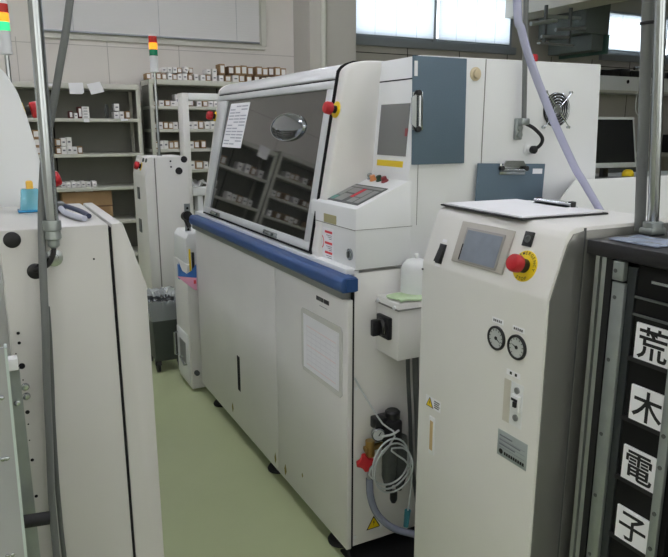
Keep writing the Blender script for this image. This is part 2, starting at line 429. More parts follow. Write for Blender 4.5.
# far frame bar leans a little with the window's outline
mb.hull([FWIN.p(*q) for q in ((3.372, bv(1.106), -.01), (3.372, bv(1.634), -.01), (3.235, bv(1.634), -.01), (3.30, bv(1.106), -.01),
        (3.372, bv(1.106), .004), (3.372, bv(1.634), .004), (3.235, bv(1.634), .004), (3.30, bv(1.106), .004))],
        [(0, 1, 2, 3), (4, 7, 6, 5), (0, 4, 5, 1), (1, 5, 6, 2), (2, 6, 7, 3), (3, 7, 4, 0)], bevel=.003)
frame = part(mb, 'window_frame', FRAMEM, M)
glass = part(MB().hull([FWIN.p(*q) for q in ((2.132, bv(1.10), -.012), (3.308, bv(1.10), -.012), (3.24, bv(1.64), -.012), (2.132, bv(1.64), -.012),
        (2.132, bv(1.10), -.006), (3.308, bv(1.10), -.006), (3.24, bv(1.64), -.006), (2.132, bv(1.64), -.006))],
        [(0, 3, 2, 1), (4, 5, 6, 7), (0, 1, 5, 4), (1, 2, 6, 5), (2, 3, 7, 6), (3, 0, 4, 7)]), 'tinted_window', DGLASS, M)
# black gasket around
mb = MB()
mb.box(2.08, 3.37, bv(1.069), bv(1.0755), -.006, .006, fr=FWIN)
part(mb, 'window_gasket', GAP, M)
part(MB().prism([(.985, 1.06), (fx(1.08) - .006, 1.08), (fx(1.69) - .006, 1.692), (1.103, 1.708), (1.122, 1.718), (1.15, 1.7265), (1.19, 1.729), (1.25, 1.729), (1.25, 1.06)], 2.0765, 2.0815), 'end_gasket', GAP, M)
# latches at the bottom of the frame
for y in (3.17, 2.45):
    mb = MB()
    mb.box(y - .07, y + .07, bv(1.079), bv(1.097), .003, .008, fr=FWIN, bevel=.002)
    mb.box(y - .03, y + .05, bv(1.082), bv(1.093), .008, .018, fr=FWIN, bevel=.003)
    part(mb, 'latch', CHROME, frame)
# oval mirror-like finger cup on the window
mb = MB()
mb.lathe(FWIN.p(2.455, bv(1.506), -.006), FWIN.n, [(0.0, .014), (.05, .0135), (.1, .0115), (.14, .008), (.155, .005)], 36, 0, sx=.052 / .155 * 1.0, sy=1.0)
part(mb, 'oval_lens', MIRROR, glass)
mb = MB()
mb.lathe(FWIN.p(2.455, bv(1.506), -.006), FWIN.n, [(.155, 0), (.155, .008), (.163, .008), (.166, .0)], 36, 0, sx=.052 / .155, sy=1.0)
part(mb, 'lens_rim', CHROME, glass)
# paper sheet taped inside the window, with faint print
mb = MB()
sheet_p = [(3.185, bv(1.618)), (2.92, bv(1.618)), (2.965, bv(1.412)), (3.238, bv(1.412))]
mb.fprism(sheet_p, FWIN, -.006, -.0045)
for k in range(13):
    z = 1.603 - k * .0145
    s_ = (1.618 - z) / .206
    a0 = 3.185 + .053 * s_ - .015; a1 = 2.92 + .045 * s_ + .015
    w = (a0 - a1)
    for j, (u0, u1) in enumerate(((0, .3), (.34, .62), (.66, 1.0))):
        if (k * 7 + j * 3) % 5 == 0: continue
        mb.box(a1 + w * (1 - u1), a1 + w * (1 - u0), bv(z - .003), bv(z + .003), -.0045, -.004, mi=1, fr=FWIN)
part(mb, 'notice_sheet', [PAPER, mat('pale_print', srgb(176, 178, 186), .8)], glass, 'white sheet of printed rows taped to the window')
# end cover (near side of window) with rounded edge
ec = [(.99, 1.055), (fx(1.08) - .001, 1.08), (fx(1.66), 1.66), (fx(1.69), 1.690), (1.108, 1.704), (1.125, 1.714), (1.15, 1.722), (1.19, 1.725), (1.25, 1.726), (1.25, 1.055)]
part(MB().prism(ec, 2.020, 2.076, bevel=.012, seg=4), 'end_cover', WHITE, M)
part(MB().prism(ec, 3.378, 3.40, bevel=.004), 'end_cover', WHITE, M)
# rear tall block: faces the camera on its end, leaning front edge
XB = lambda z: 1.197 + (z - 1.336) * .0853
blk = [(XB(1.05), 1.05), (XB(1.723), 1.723), (2.026, 1.728), (2.06, 1.05)]
part(MB().prism(blk, 1.79, 3.40, bevel=.003), 'rear_block', WHITE2, M)
FP = Frame((XB(1.336), 0, 1.336), (0, 1, 0), (.0853, 0, 1), (-1, 0, .0853))
part(MB().box(1.818, 1.995, (1.412 - 1.336), (1.58 - 1.336), -.004, .002, fr=FP, bevel=.001), 'grey_pane', PANE, M, 'small grey tinted side window')
part(MB().box(1.818, 1.832, .14, .165, .0015, .003, fr=FP), 'pane_mark', DRED, M)
part(MB().box(1.83, 1.992, .040, .060, -.001, .0012, fr=FP), 'caution_strip', YLAB, M, 'yellow caution strip')
part(MB().box(1.79, 2.02, .318, .322, -.003, .0008, fr=FP), 'panel_gap', GAP, M)
mb = MB()
mb.box(1.4895, 1.4925, 1.7885, 1.792, .9, 1.722)
mb.box(1.232, 1.2335, 1.7885, 1.792, 1.19, 1.5)
part(mb, 'panel_gap', SEAM, M)
part(MB().lathe((1.449, 1.79, 1.674), (0, -1, 0), [(.022, 0), (.022, .003), (.014, .004), (.013, .012), (0, .014)], 20), 'knob', SLOTM, M, 'round beige plug')
# console
con = [(1.003, 1.06), (1.003, 1.255), (1.197, 1.336), (1.21, 1.336), (1.21, 1.06)]
console = part(MB().prism(con, 1.788, 2.112, bevel=.003), 'operator_console', WHITE2, M)
FC = Frame((1.003, 0, 1.255), (0, 1, 0), (.194, 0, .081), (-.081, 0, .194))
mb = MB()
mb.box(1.812, 2.048, .021, .143, -.001, .0022, fr=FC, mi=0)
mb.box(1.820, 2.040, .124, .136, .0022, .003, fr=FC, mi=1)
for (y0, y1, b0, b1, mi) in ((1.99, 2.04, .06, .118, 1), (1.99, 2.04, .03, .055, 2), (1.93, 1.985, .085, .118, 1), (1.93, 1.985, .03, .075, 1),
                             (1.905, 1.925, .06, .118, 3), (1.86, 1.90, .03, .06, 1), (1.86, 1.90, .065, .115, 1), (1.822, 1.852, .03, .115, 1)):
    mb.box(y0, y1, b0, b1, .0022, .0032, fr=FC, mi=mi)
part(mb, 'membrane_keypad', [DGREY, GREY, mat('teal_key', srgb(96, 150, 140), .5), RINK], console)
for y, b, m_, nm in ((2.004, .196, CHROME, 'key_switch'), (1.972, .187, ORANGE, 'push_button'), (1.935, .190, DGREEN, 'push_button'), (1.897, .187, DRED, 'push_button')):
    mb = MB().lathe(FC.p(y, b, 0), FC.n, [(.013, 0), (.013, .004), (.010, .005), (.0095, .016), (.007, .018), (0, .018)], 18)
    part(mb, nm, m_, console)
part(MB().box(1.0015, 1.0032, 1.918, 2.008, 1.19, 1.219), 'brass_plate', GOLD, console)
part(MB().box(1.0022, 1.0032, 1.79, 2.11, 1.186, 1.1885).box(1.0, 1.215, 1.7868, 1.789, 1.188, 1.1895).box(1.0, 1.215, 1.7868, 1.789, 1.060, 1.0615), 'console_seam', SEAM, console)
mb = MB()
f = facing_negx(1.003)
mb.box(1.94, 2.075, 1.07, 1.172, -.0002, .0008, fr=f)
for z in (1.158, 1.12, 1.087):
    mb.box(1.947, 2.0, z - .004, z + .004, .0008, .0014, fr=f, mi=1)
    for k in range(3): mb.box(1.95, 1.99 - .01 * k, z - .012 - .006 * k, z - .010 - .006 * k, .0008, .0014, fr=f, mi=2)
for k in range(24):
    a0, a1 = 2 * PI * k / 24, 2 * PI * (k + 1) / 24
    q = [(2.035 + math.cos(a) * r, 1.12 + math.sin(a) * r * .95) for a, r in ((a0, .024), (a1, .024), (a1, .028), (a0, .028))]
    mb.fprism(q, f, .0008, .0014, mi=1)
for a in (0.6, 2.4): mb.fprism([(2.035, 1.12), (2.037, 1.12), (2.037 + .018 * math.cos(a), 1.12 + .018 * math.sin(a)), (2.035 + .018 * math.cos(a), 1.12 + .018 * math.sin(a))], f, .0008, .0014, mi=1)
part(mb, 'instruction_sticker', [PAPER, RINK, INK], console, 'white sticker with red circle and red bars')
mb = MB().lathe((1.003, 1.822, 1.107), (-1, 0, 0), [(.019, 0), (.019, .004), (.015, .005), (.015, .007), (0, .007)], 24)
mb.box(1.819, 1.825, 1.097, 1.117, .007, .010, fr=f, mi=1)
part(mb, 'lock_cylinder', [CHROME, DGREY], console)
# logo block on the right hand front panel
mb = MB(); f = facing_negx(.975)
for k, y in enumerate((2.005, 1.985, 1.967, 1.945, 1.925)):
    mb.box(y - .008, y + .010, .917, .932, 0, .001, fr=f, bevel=.0)
mb.box(1.93, 1.99, .900, .902, 0, .0008, fr=f, mi=1)
part(mb, 'maker_badge', [DINK, INK], M)
# clear sleeve with a chart
mb = MB()
mb.fprism([(2.128, .86), (1.83, .865), (1.818, .85), (1.818, .63), (1.832, .618), (2.125, .622), (2.138, .64), (2.14, .85)], f, 0, .0035)
mb.box(1.838, 2.118, .638, .842, .0035, .0042, fr=f, mi=1)
for k in range(9):
    z = .80 - k * .018
    mb.box(1.86, 2.09, z, z + .003, .0042, .0046, fr=f, mi=2 if k % 4 else 3)
for k in range(7): mb.box(1.86 + k * .038, 1.8615 + k * .038, .65, .80, .0042, .0046, fr=f, mi=2)
part(mb, 'chart_sleeve', [mat('cloudy_sleeve', srgb(206, 206, 200), .25), PAPER, mat('faint_print', srgb(226, 225, 228), .8), mat('faint_red', srgb(234, 214, 214), .8)], M, 'clear plastic sleeve holding a faint chart')
# emergency buttons on the end covers
def estop(parent, base, n, r=.02, ring=.03, name='emergency_stop', label=None):
    base, n = Vector(base), Vector(n).normalized()
    ringo = part(MB().lathe(base, n, [(ring, 0), (ring, .003), (ring * .93, .004), (r * .7, .004)], 28), name, YEL, parent, label)
    part(MB().lathe(base, n, [(r * .62, .003), (r * .62, .022), (r * .55, .022)], 20), 'collar', BLACK, ringo)
    part(MB().lathe(base, n, [(r * .75, .018), (r, .021), (r * 1.02, .028), (r * .98, .040), (r * .8, .0455), (r * .3, .047), (0, .047)], 24), 'red_button', RED, ringo)
    return ringo
estop(M, FWIN.p(2.047, bv(1.562), 0.001), FWIN.n, r=.021, ring=.028)
estop(M, FWIN.p(3.39, bv(1.56), 0.001), FWIN.n, r=.022, ring=.024)
# fan with wire guard on the end face
fan = part(MB().lathe((1.817, 1.789, 1.565), (0, -1, 0), [(.060, 0), (.060, .002), (.056, .002), (.056, .0008), (0, .0008)], 32), 'cooling_fan', BLACK, M)
mb = MB()
fr = viewer_frame_negy(1.817, 1.788, 1.565)
for k in range(7):
    a = 2 * PI * k / 7
    q = []
    for r_, da in ((.018, 0), (.034, .12), (.053, .3), (.053, .85), (.034, .75), (.018, .7)):
        q.append((math.cos(a + da) * r_, math.sin(a + da) * r_))
    mb.fprism(q, fr, .002, .0035)
part(mb, 'fan_blades', mat('fan_grey', srgb(58, 60, 62), .5), fan)
mb = MB()
for r_ in (.018, .028, .038, .048, .058):
    mb.tube([fr.p(math.cos(2 * PI * k / 24) * r_, math.sin(2 * PI * k / 24) * r_, .008) for k in range(25)], .0013, seg=5, smooth=False)
for a in (PI / 4, 3 * PI / 4, 5 * PI / 4, 7 * PI / 4):
    mb.tube([fr.p(math.cos(a) * r_, math.sin(a) * r_, .010) for r_ in (0.012, .085)], .0020, seg=6)
    mb.lathe(fr.p(math.cos(a) * .085, math.sin(a) * .085, 0), fr.n, [(.005, 0), (.005, .011), (0, .013)], 10)
mb.lathe(fr.p(0, 0, .006), fr.n, [(.016, 0), (.016, .004), (0, .004)], 16)
part(mb, 'wire_guard', CHROME, fan)
# conduit feed on end face: bracket, grommet, cable
brk = part(MB().box(1.625, 1.655, 1.775, 1.789, 1.462, 1.535, bevel=.004).lathe((1.64, 1.775, 1.478), (0, -1, 0), [(.010, 0), (.010, .006), (0, .007)], 12)
           .lathe((1.64, 1.775, 1.502), (0, -1, 0), [(.010, 0), (.010, .006), (0, .007)], 12).box(1.632, 1.668, 1.755, 1.785, 1.512, 1.535, bevel=.005), 'conduit_bracket', GALV, M)
part(MB().lathe((1.699, 1.789, 1.428), (0, -1, 0), [(.024, 0), (.024, .003), (.017, .006), (.016, .016), (.010, .018)], 20), 'cable_gland', WHITE2, M)
part(MB().tube([(1.660, 1.765, 1.515), (1.685, 1.752, 1.50), (1.714, 1.742, 1.47), (1.715, 1.748, 1.445), (1.702, 1.768, 1.428), (1.699, 1.789, 1.428)], .0062).lathe((1.70, 1.77, 1.428), (0, -1, 0), [(.0, -.005), (.013, -.005), (.014, .012), (.008, .018)], 14), 'cable', RUBBER, M)
# red lamp on the roof of the block
part(MB().lathe((1.708, 1.80, 1.725), (0, 0, 1), [(.013, 0), (.014, .004), (.014, .018), (.010, .024), (0, .025)], 16), 'roof_lamp', RED, M, 'small red lamp on the roof')
# lower end face panel, screws and warning triangle
for x, z in ((1.01, .105), (1.115, .115), (1.01, .66)): part(MB().lathe((x, 1.79, z), (0, -1, 0), [(.007, 0), (.007, .002), (0, .0035)], 10), 'screw', WHITE2, M)
def warn(parent, fr, h, name='warning_triangle'):
    mb = MB(); w = h * .58
    mb.fprism([(-w, -h / 2), (w, -h / 2), (0, h / 2)], fr, 0, .0008, mi=1)
    k = .80
    mb.fprism([(-w * k, -h / 2 + h * .07), (w * k, -h / 2 + h * .07), (0, h / 2 - h * .14)], fr, .0008, .0012, mi=0)
    mb.fprism([(-.06 * h, -.02 * h), (.05 * h, .22 * h), (.02 * h, .02 * h), (.09 * h, .02 * h), (-.04 * h, -.28 * h), (-.0 * h, -.02 * h)], fr, .0012, .0016, mi=1)
    return part(mb, name, [YEL, DINK], parent)
warn(M, viewer_frame_negy(1.085, 1.789, .142), .05)
# switch box projecting from the end face
sw = part(MB().box(1.083, 1.30, 1.655, 1.789, .785, .972, bevel=.004).box(1.080, 1.300, 1.652, 1.789, .948, .9525, mi=1), 'switch_box', [WHITE, SEAM], M)
mb = MB().box(1.068, 1.084, 1.690, 1.764, .845, .918, bevel=.004)
kn = part(mb, 'rotary_switch', BLACK, sw)
part(MB().lathe((1.07, 1.728, .882), (-1, 0, 0), [(.030, 0), (.030, .006), (.026, .010), (.024, .014), (0, .014)], 24).box(1.03, 1.062, 1.719, 1.737, .855, .909, bevel=.004), 'knob', BLACK, kn)
for y, z in ((1.775, .955), (1.675, .955)): part(MB().lathe((1.083, y, z), (-1, 0, 0), [(.007, 0), (.007, .006), (0, .009)], 10), 'screw', WHITE2, sw)
# white domed filter canister above the switch box
mb = MB().lathe((1.20, 1.735, .972), (0, 0, 1), [(.050, 0), (.050, .085), (.046, .10), (.034, .113), (.015, .119), (.006, .12), (.008, .128), (.006, .135), (0, .136)], 28)
part(mb, 'domed_canister', WHITE2, M, 'white domed canister on the switch box')
# levelling feet and castors
for x, y in ((1.03, 2.53), (1.03, 3.34), (1.03, 1.93), (1.95, 1.93), (1.95, 3.34)):
    part(MB().lathe((x, y, 0), (0, 0, 1), [(.048, 0), (.05, .008), (.044, .018), (.02, .024), (.014, .03), (.014, .09)], 24), 'levelling_foot', RUBBER, M)
for x in (1.15, 1.36):
    part(MB().lathe((x, 1.86, .045), (0, 1, 0), [(.03, 0), (.045, .004), (.045, .03), (.03, .034)], 20).box(x - .03, x + .03, 1.85, 1.91, .05, .08), 'castor', BLACK, M)
part(MB().box(1.05, 1.98, 1.97, 3.4, .02, .07), 'drip_tray', BLACK, M)
tag(MB().box(.995, 1.62, 1.42, 1.872, .0005, .010, bevel=.002).build('shadow_floor_mat', RUBBER, origin=(1.3, 1.65, 0)), 'black rubber mat on the floor, partly standing in for shadow under the near end of the big machine', 'mat')  # its black also covers floor that is only in shadow

# air regulator set hung on the end face
R = thing('air_regulator', (1.12, 1.75, .22), 'black air filter regulator with red valve on the lower end of the big machine', 'air regulator')
part(MB().box(1.085, 1.140, 1.700, 1.789, .47, .555, bevel=.008).lathe((1.12, 1.735, .555), (0, 0, 1), [(.026, 0), (.026, .022), (.02, .028), (0, .028)], 20)
     .box(1.050, 1.095, 1.725, 1.765, .525, .565, bevel=.005), 'regulator_body', BLACK, R)
part(MB().lathe((1.105, 1.725, .47), (0, 0, -1), [(.024, 0), (.026, .02), (.026, .12), (.018, .15), (.011, .155), (.011, .18), (0, .182)], 20), 'filter_bowl', BOWL, R)
part(MB().lathe((1.152, 1.735, .48), (0, 0, -1), [(.024, 0), (.026, .02), (.026, .15), (.018, .18), (.011, .185), (.011, .20), (0, .202)], 20), 'filter_bowl', BOWL, R)
part(MB().lathe((1.125, 1.725, .285), (0, 0, -1), [(.013, 0), (.013, .03), (.008, .042), (0, .042)], 14), 'drain_cock', BLACK, R)
g = part(MB().lathe((1.064, 1.738, .512), (-.35, -1, 0), [(.020, 0), (.024, .004), (.024, .022), (.021, .024), (.020, .020), (0, .020)], 24), 'pressure_gauge', CHROME, R)
part(MB().lathe((1.0565, 1.7168, .512), (-.35, -1, 0), [(.0185, -.001), (.0185, .0005), (0, .0005)], 24), 'dial', GLASS, g)
part(MB().fprism([(-.002, -.002), (.002, -.002), (.009, .012), (.0075, .0125)], Frame((1.0565, 1.7168, .512), (1, -.35, 0), (0, 0, 1), (-.35, -1, 0)), .0006, .0014), 'needle', DINK, g)
mb = MB().cyl((1.040, 1.745, .485), (1.040, 1.745, .43), .016).cyl((1.02, 1.745, .458), (1.09, 1.745, .458), .011)
part(mb, 'brass_fitting', BRASS, R)
part(MB().cyl((1.040, 1.745, .43), (1.040, 1.745, .34), .009), 'hose_tail', GREY, R)
mb = MB()
q = []
for k in range(16):
    a = 2 * PI * k / 16; r_ = .030 if k % 4 in (0, 1) else .020
    q.append((math.cos(a) * r_, math.sin(a) * r_))
mb.fprism(q, Frame((1.016, 1.735, .415), (1, -.5, 0), (0, 0, 1), (-.5, -1, 0)), -.012, .012, bevel=.003)
part(mb, 'red_handwheel', RED, R)
T = thing('air_tube', (1.09, 1.67, .2), 'thin coiled clear air tube hanging over the black regulator with a teal connector', 'air tube')
pts = []
for k in range(0, 46):
    a = PI * 0.62 + 2 * PI * k / 15
    c = k / 45
    pts.append((1.090 + .012 * c + math.cos(a) * (.072 + .018 * math.sin(k * .42)), 1.675 - .010 * c + .006 * math.sin(k * .9), .428 - .02 * c + math.sin(a) * (.082 + .016 * math.cos(k * .37))))
pre = [(1.000, 1.783, .70), (1.012, 1.775, .675), (1.030, 1.74, .625), (1.060, 1.70, .56), (1.095, 1.68, .515)]
post = [(1.150, 1.665, .40), (1.155, 1.668, .30), (1.148, 1.672, .225)]
mb = MB(); mb.tube(pre + pts[3:] + post, .0031, seg=7, sub=3)
part(mb, 'coil', TUBEM, T)
part(MB().tube([(1.058, 1.70, .515), (1.085, 1.68, .525), (1.11, 1.678, .535)], .0038, seg=7), 'branch', TUBEM, T)
part(MB().cyl((1.149, 1.672, .235), (1.143, 1.672, .175), .011, .009, seg=10), 'connector', TEALC, T, 'teal push-in connector')
mb = MB().tube([(1.040, 1.745, .345), (1.042, 1.740, .28), (1.062, 1.73, .215), (1.11, 1.71, .16), (1.18, 1.69, .125), (1.27, 1.66, .10), (1.50, 1.62, .06)], .0125, seg=10)
tag(mb.build('air_hose', mat('smoky_hose', srgb(160, 166, 186), .25, trans=.4), origin=(1.04, 1.745, .06)), 'bluish clear hose curving from the regulator down behind the control cabinet', 'hose')
for k, (dx, nm) in enumerate(((0, 'first'), (.03, 'second'))):
    mb = MB().tube([(1.165 + dx, 1.72, .787), (1.175 + dx, 1.73, .70), (1.20 + dx, 1.75, .55), (1.225 + dx, 1.765, .35), (1.26 + dx, 1.77, .16), (1.27 + dx, 1.77, .08)], .007 if k == 0 else .011, seg=8)
    part(mb, 'cable', DGREY if k == 0 else CONDUIT, sw)
mb = MB().tube([(1.0, 1.94, .07), (1.01, 1.85, .05), (1.0, 1.80, .012), (1.02, 1.70, .008), (1.1, 1.62, .008), (1.3, 1.6, .008)], .008, seg=8)
tag(mb.build('power_cable', RUBBER, origin=(1.0, 1.9, .0)), 'black cable on the floor under the near corner of the big machine', 'cable')

# things on and against the big machine
c = thing('cleaning_cloth', (1.17, 1.70, .9725), 'folded pale green cloth lying on the grey-white switch box', 'cloth')
mb = MB().sheet(Frame((0, 0, 0), (1, 0, 0), (0, 1, 0), (0, 0, 1)), 10, 8, lambda u, v: (1.09 + u * .13 + .006 * math.sin(v * 7), 1.655 + v * .09 + .004 * math.sin(u * 9), .9805 + .002 * math.sin(u * 8 + v * 5)), th=.005)
part(mb, 'folded_cloth', GREENC, c)

def clipboard(name, fr, w, h, m_, label, clip_side, paper=False, cat='clipboard', clipu=0.0):
    """lies in frame centred at origin, w along u, h along v"""
    t = thing(name, fr.o, label, cat)
    part(MB().box(-w / 2, w / 2, -h / 2, h / 2, 0, .004, fr=fr, bevel=.0015), 'board', m_, t)
    # clip
    if clip_side == 'top': cf = Frame(fr.p(clipu, h / 2 - .004, .004), fr.u, fr.v, fr.n)
    else: cf = Frame(fr.p(-w / 2 + .004, clipu, .004), fr.v, -fr.u, fr.n)
    cl = part(MB().box(-.058, .058, -.034, .004, 0, .003, fr=cf, bevel=.001).cyl(cf.p(-.06, -.018, .008), cf.p(.06, -.018, .008), .006, seg=10)
              .fprism([(-.052, -.004), (.052, -.004), (.040, .014), (-.040, .014)], cf, .008, .011), 'clip', CHROME, t)
    for a_ in (-.055, .055): part(MB().lathe(cf.p(a_, -.012, .003), cf.n, [(.009, 0), (.009, .012), (0, .014)], 12), 'grip', BLACK, cl)
    if paper:
        part(MB().box(-w / 2 + .006, w / 2 - .006, -h / 2 + .006, h / 2 - .012, .004, .007, fr=fr), 'paper', PAPER, t)
    return t
c1 = clipboard('clipboard', Frame((1.295, 1.772, 1.553), (1, 0, 0), (-.02, .0, 1), (0, -1, 0)), .208, .330, TEAL,
          'large upright teal clipboard hung on the white block, its clip on the left edge', 'left', clipu=-.0)
part(MB().box(-.098, -.086, .105, .150, .004, .0048, fr=Frame((1.295, 1.772, 1.553), (1, 0, 0), (-.02, 0, 1), (0, -1, 0))), 'name_label', PAPER, c1)
c2 = clipboard('clipboard', Frame((1.612, 1.776, 1.262), (1, -.0, -.03), (.03, 0, 1), (0, -1, 0)), .305, .24, TEAL,
          'teal clipboard with clip at its top, hung behind the control cabinet', 'top')
part(MB().box(.095, .14, .085, .103, .004, .0048, fr=Frame((1.612, 1.776, 1.262), (1, 0, -.03), (.03, 0, 1), (0, -1, 0))), 'name_label', PAPER, c2)

# blue rail end latch
L = thing('rail_latch', (.955, 3.63, 1.0), 'small black latch on a perforated strip at the far end of the blue rail', 'latch')
part(MB().cyl((.955, 3.60, 1.03), (.955, 3.652, 1.022), .026).cyl((.945, 3.63, 1.02), (.962, 3.60, .965), .013), 'latch_knob', BLACK, L)
mb = MB().box(.953, .985, 3.655, 3.662, .935, 1.09)
for k in range(4): mb.lathe((.969, 3.655, .945 + k * .04), (0, -1, 0), [(.007, 0), (.007, .001), (0, .001)], 10, mi=1)
part(mb, 'perforated_strip', [GALV, GAP], L)

# ================================================================== CONTROL CABINET (near right)
K = thing('control_cabinet', (1.13, 1.10, 0), 'cream control cabinet with touch screen and red stop button at the near right', 'control cabinet')
kp = [(.92, .08), (.92, 1.181), (.958, 1.297), (.966, 1.309), (.980, 1.317), (1.255, 1.317), (1.275, 1.305), (1.30, 1.26), (1.305, .08)]
part(MB().prism(kp, .893, 1.306, bevel=.004), 'cabinet_body', WHITE, K)
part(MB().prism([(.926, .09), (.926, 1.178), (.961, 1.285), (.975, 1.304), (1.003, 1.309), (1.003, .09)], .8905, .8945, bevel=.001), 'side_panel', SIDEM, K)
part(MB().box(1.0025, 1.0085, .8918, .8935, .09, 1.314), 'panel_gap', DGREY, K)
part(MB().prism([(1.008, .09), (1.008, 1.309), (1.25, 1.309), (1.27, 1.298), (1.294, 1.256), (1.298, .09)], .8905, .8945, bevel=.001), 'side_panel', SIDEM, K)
for x, y in ((.97, .95), (.97, 1.25), (1.26, .95), (1.26, 1.25)):
    part(MB().lathe((x, y, 0), (0, 0, 1), [(.03, 0), (.03, .01), (.012, .02), (.012, .085)], 16), 'levelling_foot', RUBBER, K)
FB = Frame((.92, 0, 1.181), (0, -1, 0), (.038, 0, .116), (-.116, 0, .038))   # a = -Y
def bz(z): return (z - 1.181) * math.sqrt(1 + (.038 / .116) ** 2)
# touch panel
tp = part(MB().box(-1.196, -1.026, bz(1.203), bz(1.293), 0, .006, fr=FB, bevel=.002), 'touch_panel', BEZ, K)
part(MB().box(-1.172, -1.045, bz(1.207), bz(1.281), .006, .0075, fr=FB, bevel=.0007), 'screen_surround', mat('darker_bezel', srgb(140, 138, 134), .3), tp)
part(MB().sheet(FB, 12, 10, lambda u, v: (-1.166 + u * .115, bz(1.211) + v * (bz(1.276) - bz(1.211)), .0082 + .0007 * math.sin(u * 23 + v * 9) * math.sin(v * 17)), th=.001), 'screen', SCREEN, tp, 'grey screen under wrinkled clear film')
part(MB().box(-1.1705, -1.1675, bz(1.210), bz(1.245), .0072, .0082, fr=FB), 'stylus_slot', GAP, tp)
# rocker switch
rk = part(MB().box(-1.256, -1.232, bz(1.189), bz(1.234), 0, .003, fr=FB, bevel=.001), 'rocker_switch', BLACK, K)
part(MB().hull([FB.p(*q) for q in ((-1.253, bz(1.192), .003), (-1.235, bz(1.192), .003), (-1.235, bz(1.231), .003), (-1.253, bz(1.231), .003),
      (-1.253, bz(1.192), .010), (-1.235, bz(1.192), .010), (-1.235, bz(1.231), .004), (-1.253, bz(1.231), .004))],
      [(0, 3, 2, 1), (4, 5, 6, 7), (0, 1, 5, 4), (1, 2, 6, 5), (2, 3, 7, 6), (3, 0, 4, 7)], bevel=.001), 'rocker', RUBBER, rk)
part(MB().box(-1.252, -1.236, bz(1.238), bz(1.245), 0, .0008, fr=FB).box(-1.254, -1.234, bz(1.182), bz(1.187), 0, .0008, fr=FB), 'switch_label', PAPER, K)
# buzzer
bzr = part(MB().box(-.998, -.973, bz(1.268), bz(1.297), 0, .004, fr=FB, bevel=.001), 'buzzer', BLACK, K)
part(MB().lathe(FB.p(-.9855, bz(1.2825), .004), FB.n, [(.008, 0), (.008, .001), (.004, .001), (.004, -.0005), (0, -.0005)], 18), 'sound_hole', DGREY, bzr)
# emergency stop with lettered yellow ring
E0 = FB.p(-.974, bz(1.231), 0)
ring = part(MB().lathe(E0, FB.n, [(.032, 0), (.032, .0015), (.031, .002), (.010, .002)], 36), 'emergency_stop', YEL, K)
mb = MB()
def ring_text(s_, a_mid, step, flip):
    for i, ch in enumerate(s_):
        if ch == ' ': continue
        a = a_mid + (-1 if not flip else 1) * (i - (len(s_) - 1) / 2) * step
        text_into(mb, ch, Frame(E0 + (FB.u * math.cos(a) + FB.v * math.sin(a)) * .0265, FB.u, FB.v, FB.n), .0095, .0028, rot=a + (-PI / 2 if not flip else PI / 2), bold=.0001)
ring_text('EMERGENCY', PI / 2 - .5, .30, False)
ring_text('STOP', -PI / 2 + .05, .30, True)
part(mb, 'ring_lettering', DINK, ring)
part(MB().lathe(E0, FB.n, [(.0145, .001), (.0145, .018), (.012, .020)], 24), 'collar', BLACK, ring)
part(MB().lathe(E0, FB.n, [(.013, .016), (.0175, .019), (.0185, .026), (.018, .034), (.0155, .038), (.008, .040), (0, .040)], 28), 'red_button', RED, ring)
# gauges
fK = viewer_frame_negx(.92, 0, 0)
def gauge(y, z, pa):
    g_ = part(MB().lathe((.92, y, z), (-1, 0, 0), [(.0265, 0), (.0265, .0035), (.0255, .005), (.022, .005), (.021, .002), (0, .002)], 32), 'pressure_gauge', BLACK, K)
    part(MB().lathe((.9175, y, z), (-1, 0, 0), [(.021, -.001), (.021, .0004), (0, .0004)], 28), 'dial', GLASS, g_)
    mb = MB(); fr_ = viewer_frame_negx(.917, y, z)
    mb.lathe(fr_.p(0, 0, 0), fr_.n, [(.004, 0), (.004, .0012), (0, .0012)], 12)
    dx, dy = math.cos(pa), math.sin(pa)
    mb.fprism([(-dy * .0015, dx * .0015), (dx * .017, dy * .017), (dy * .0015, -dx * .0015)], fr_, .0004, .001)
    for k in range(11):
        a = math.radians(225 - k * 27)
        c_, s_ = math.cos(a), math.sin(a)
        mb.fprism([(c_ * .016 - s_ * .0006, s_ * .016 + c_ * .0006), (c_ * .02 - s_ * .0006, s_ * .02 + c_ * .0006), (c_ * .02 + s_ * .0006, s_ * .02 - c_ * .0006), (c_ * .016 + s_ * .0006, s_ * .016 - c_ * .0006)], fr_, .0004, .0008)
    part(mb, 'needle', DINK, g_)
    mb = MB().box(y - .017, y + .017, z + .032, z + .043, 0, .0006, fr=facing_negx(.92))
    for k in range(5): mb.box(y - .012 + k * .0055, y - .009 + k * .0055, z + .035, z + .040, .0006, .001, fr=facing_negx(.92), mi=1)
    part(mb, 'gauge_label', [PAPER, DINK], K)
gauge(1.0255, 1.068, math.radians(-30)); gauge(.9635, 1.066, math.radians(160))
# warning sticker
mb = MB().box(-1.272, -1.210, .822, .850, 0, .0007, fr=fK)
for k in range(4): mb.box(-1.236, -1.214 - .003 * (k % 2), .843 - k * .0052, .8455 - k * .0052, .0007, .0011, fr=fK, mi=1)
wl = part(mb, 'warning_sticker', [PAPER, DINK], K)
warn(wl, Frame((.9193, 1.254, .836), (0, -1, 0), (0, 0, 1), (-1, 0, 0)), .026)
# beige slot window
part(MB().box(-1.252, -1.230, .70, .80, -.001, .003, fr=fK, bevel=.001).box(-1.247, -1.235, .712, .79, .003, .0036, fr=fK, mi=1), 'sight_slot', [WHITE2, mat('tan_slot', srgb(190, 164, 118), .5)], K)
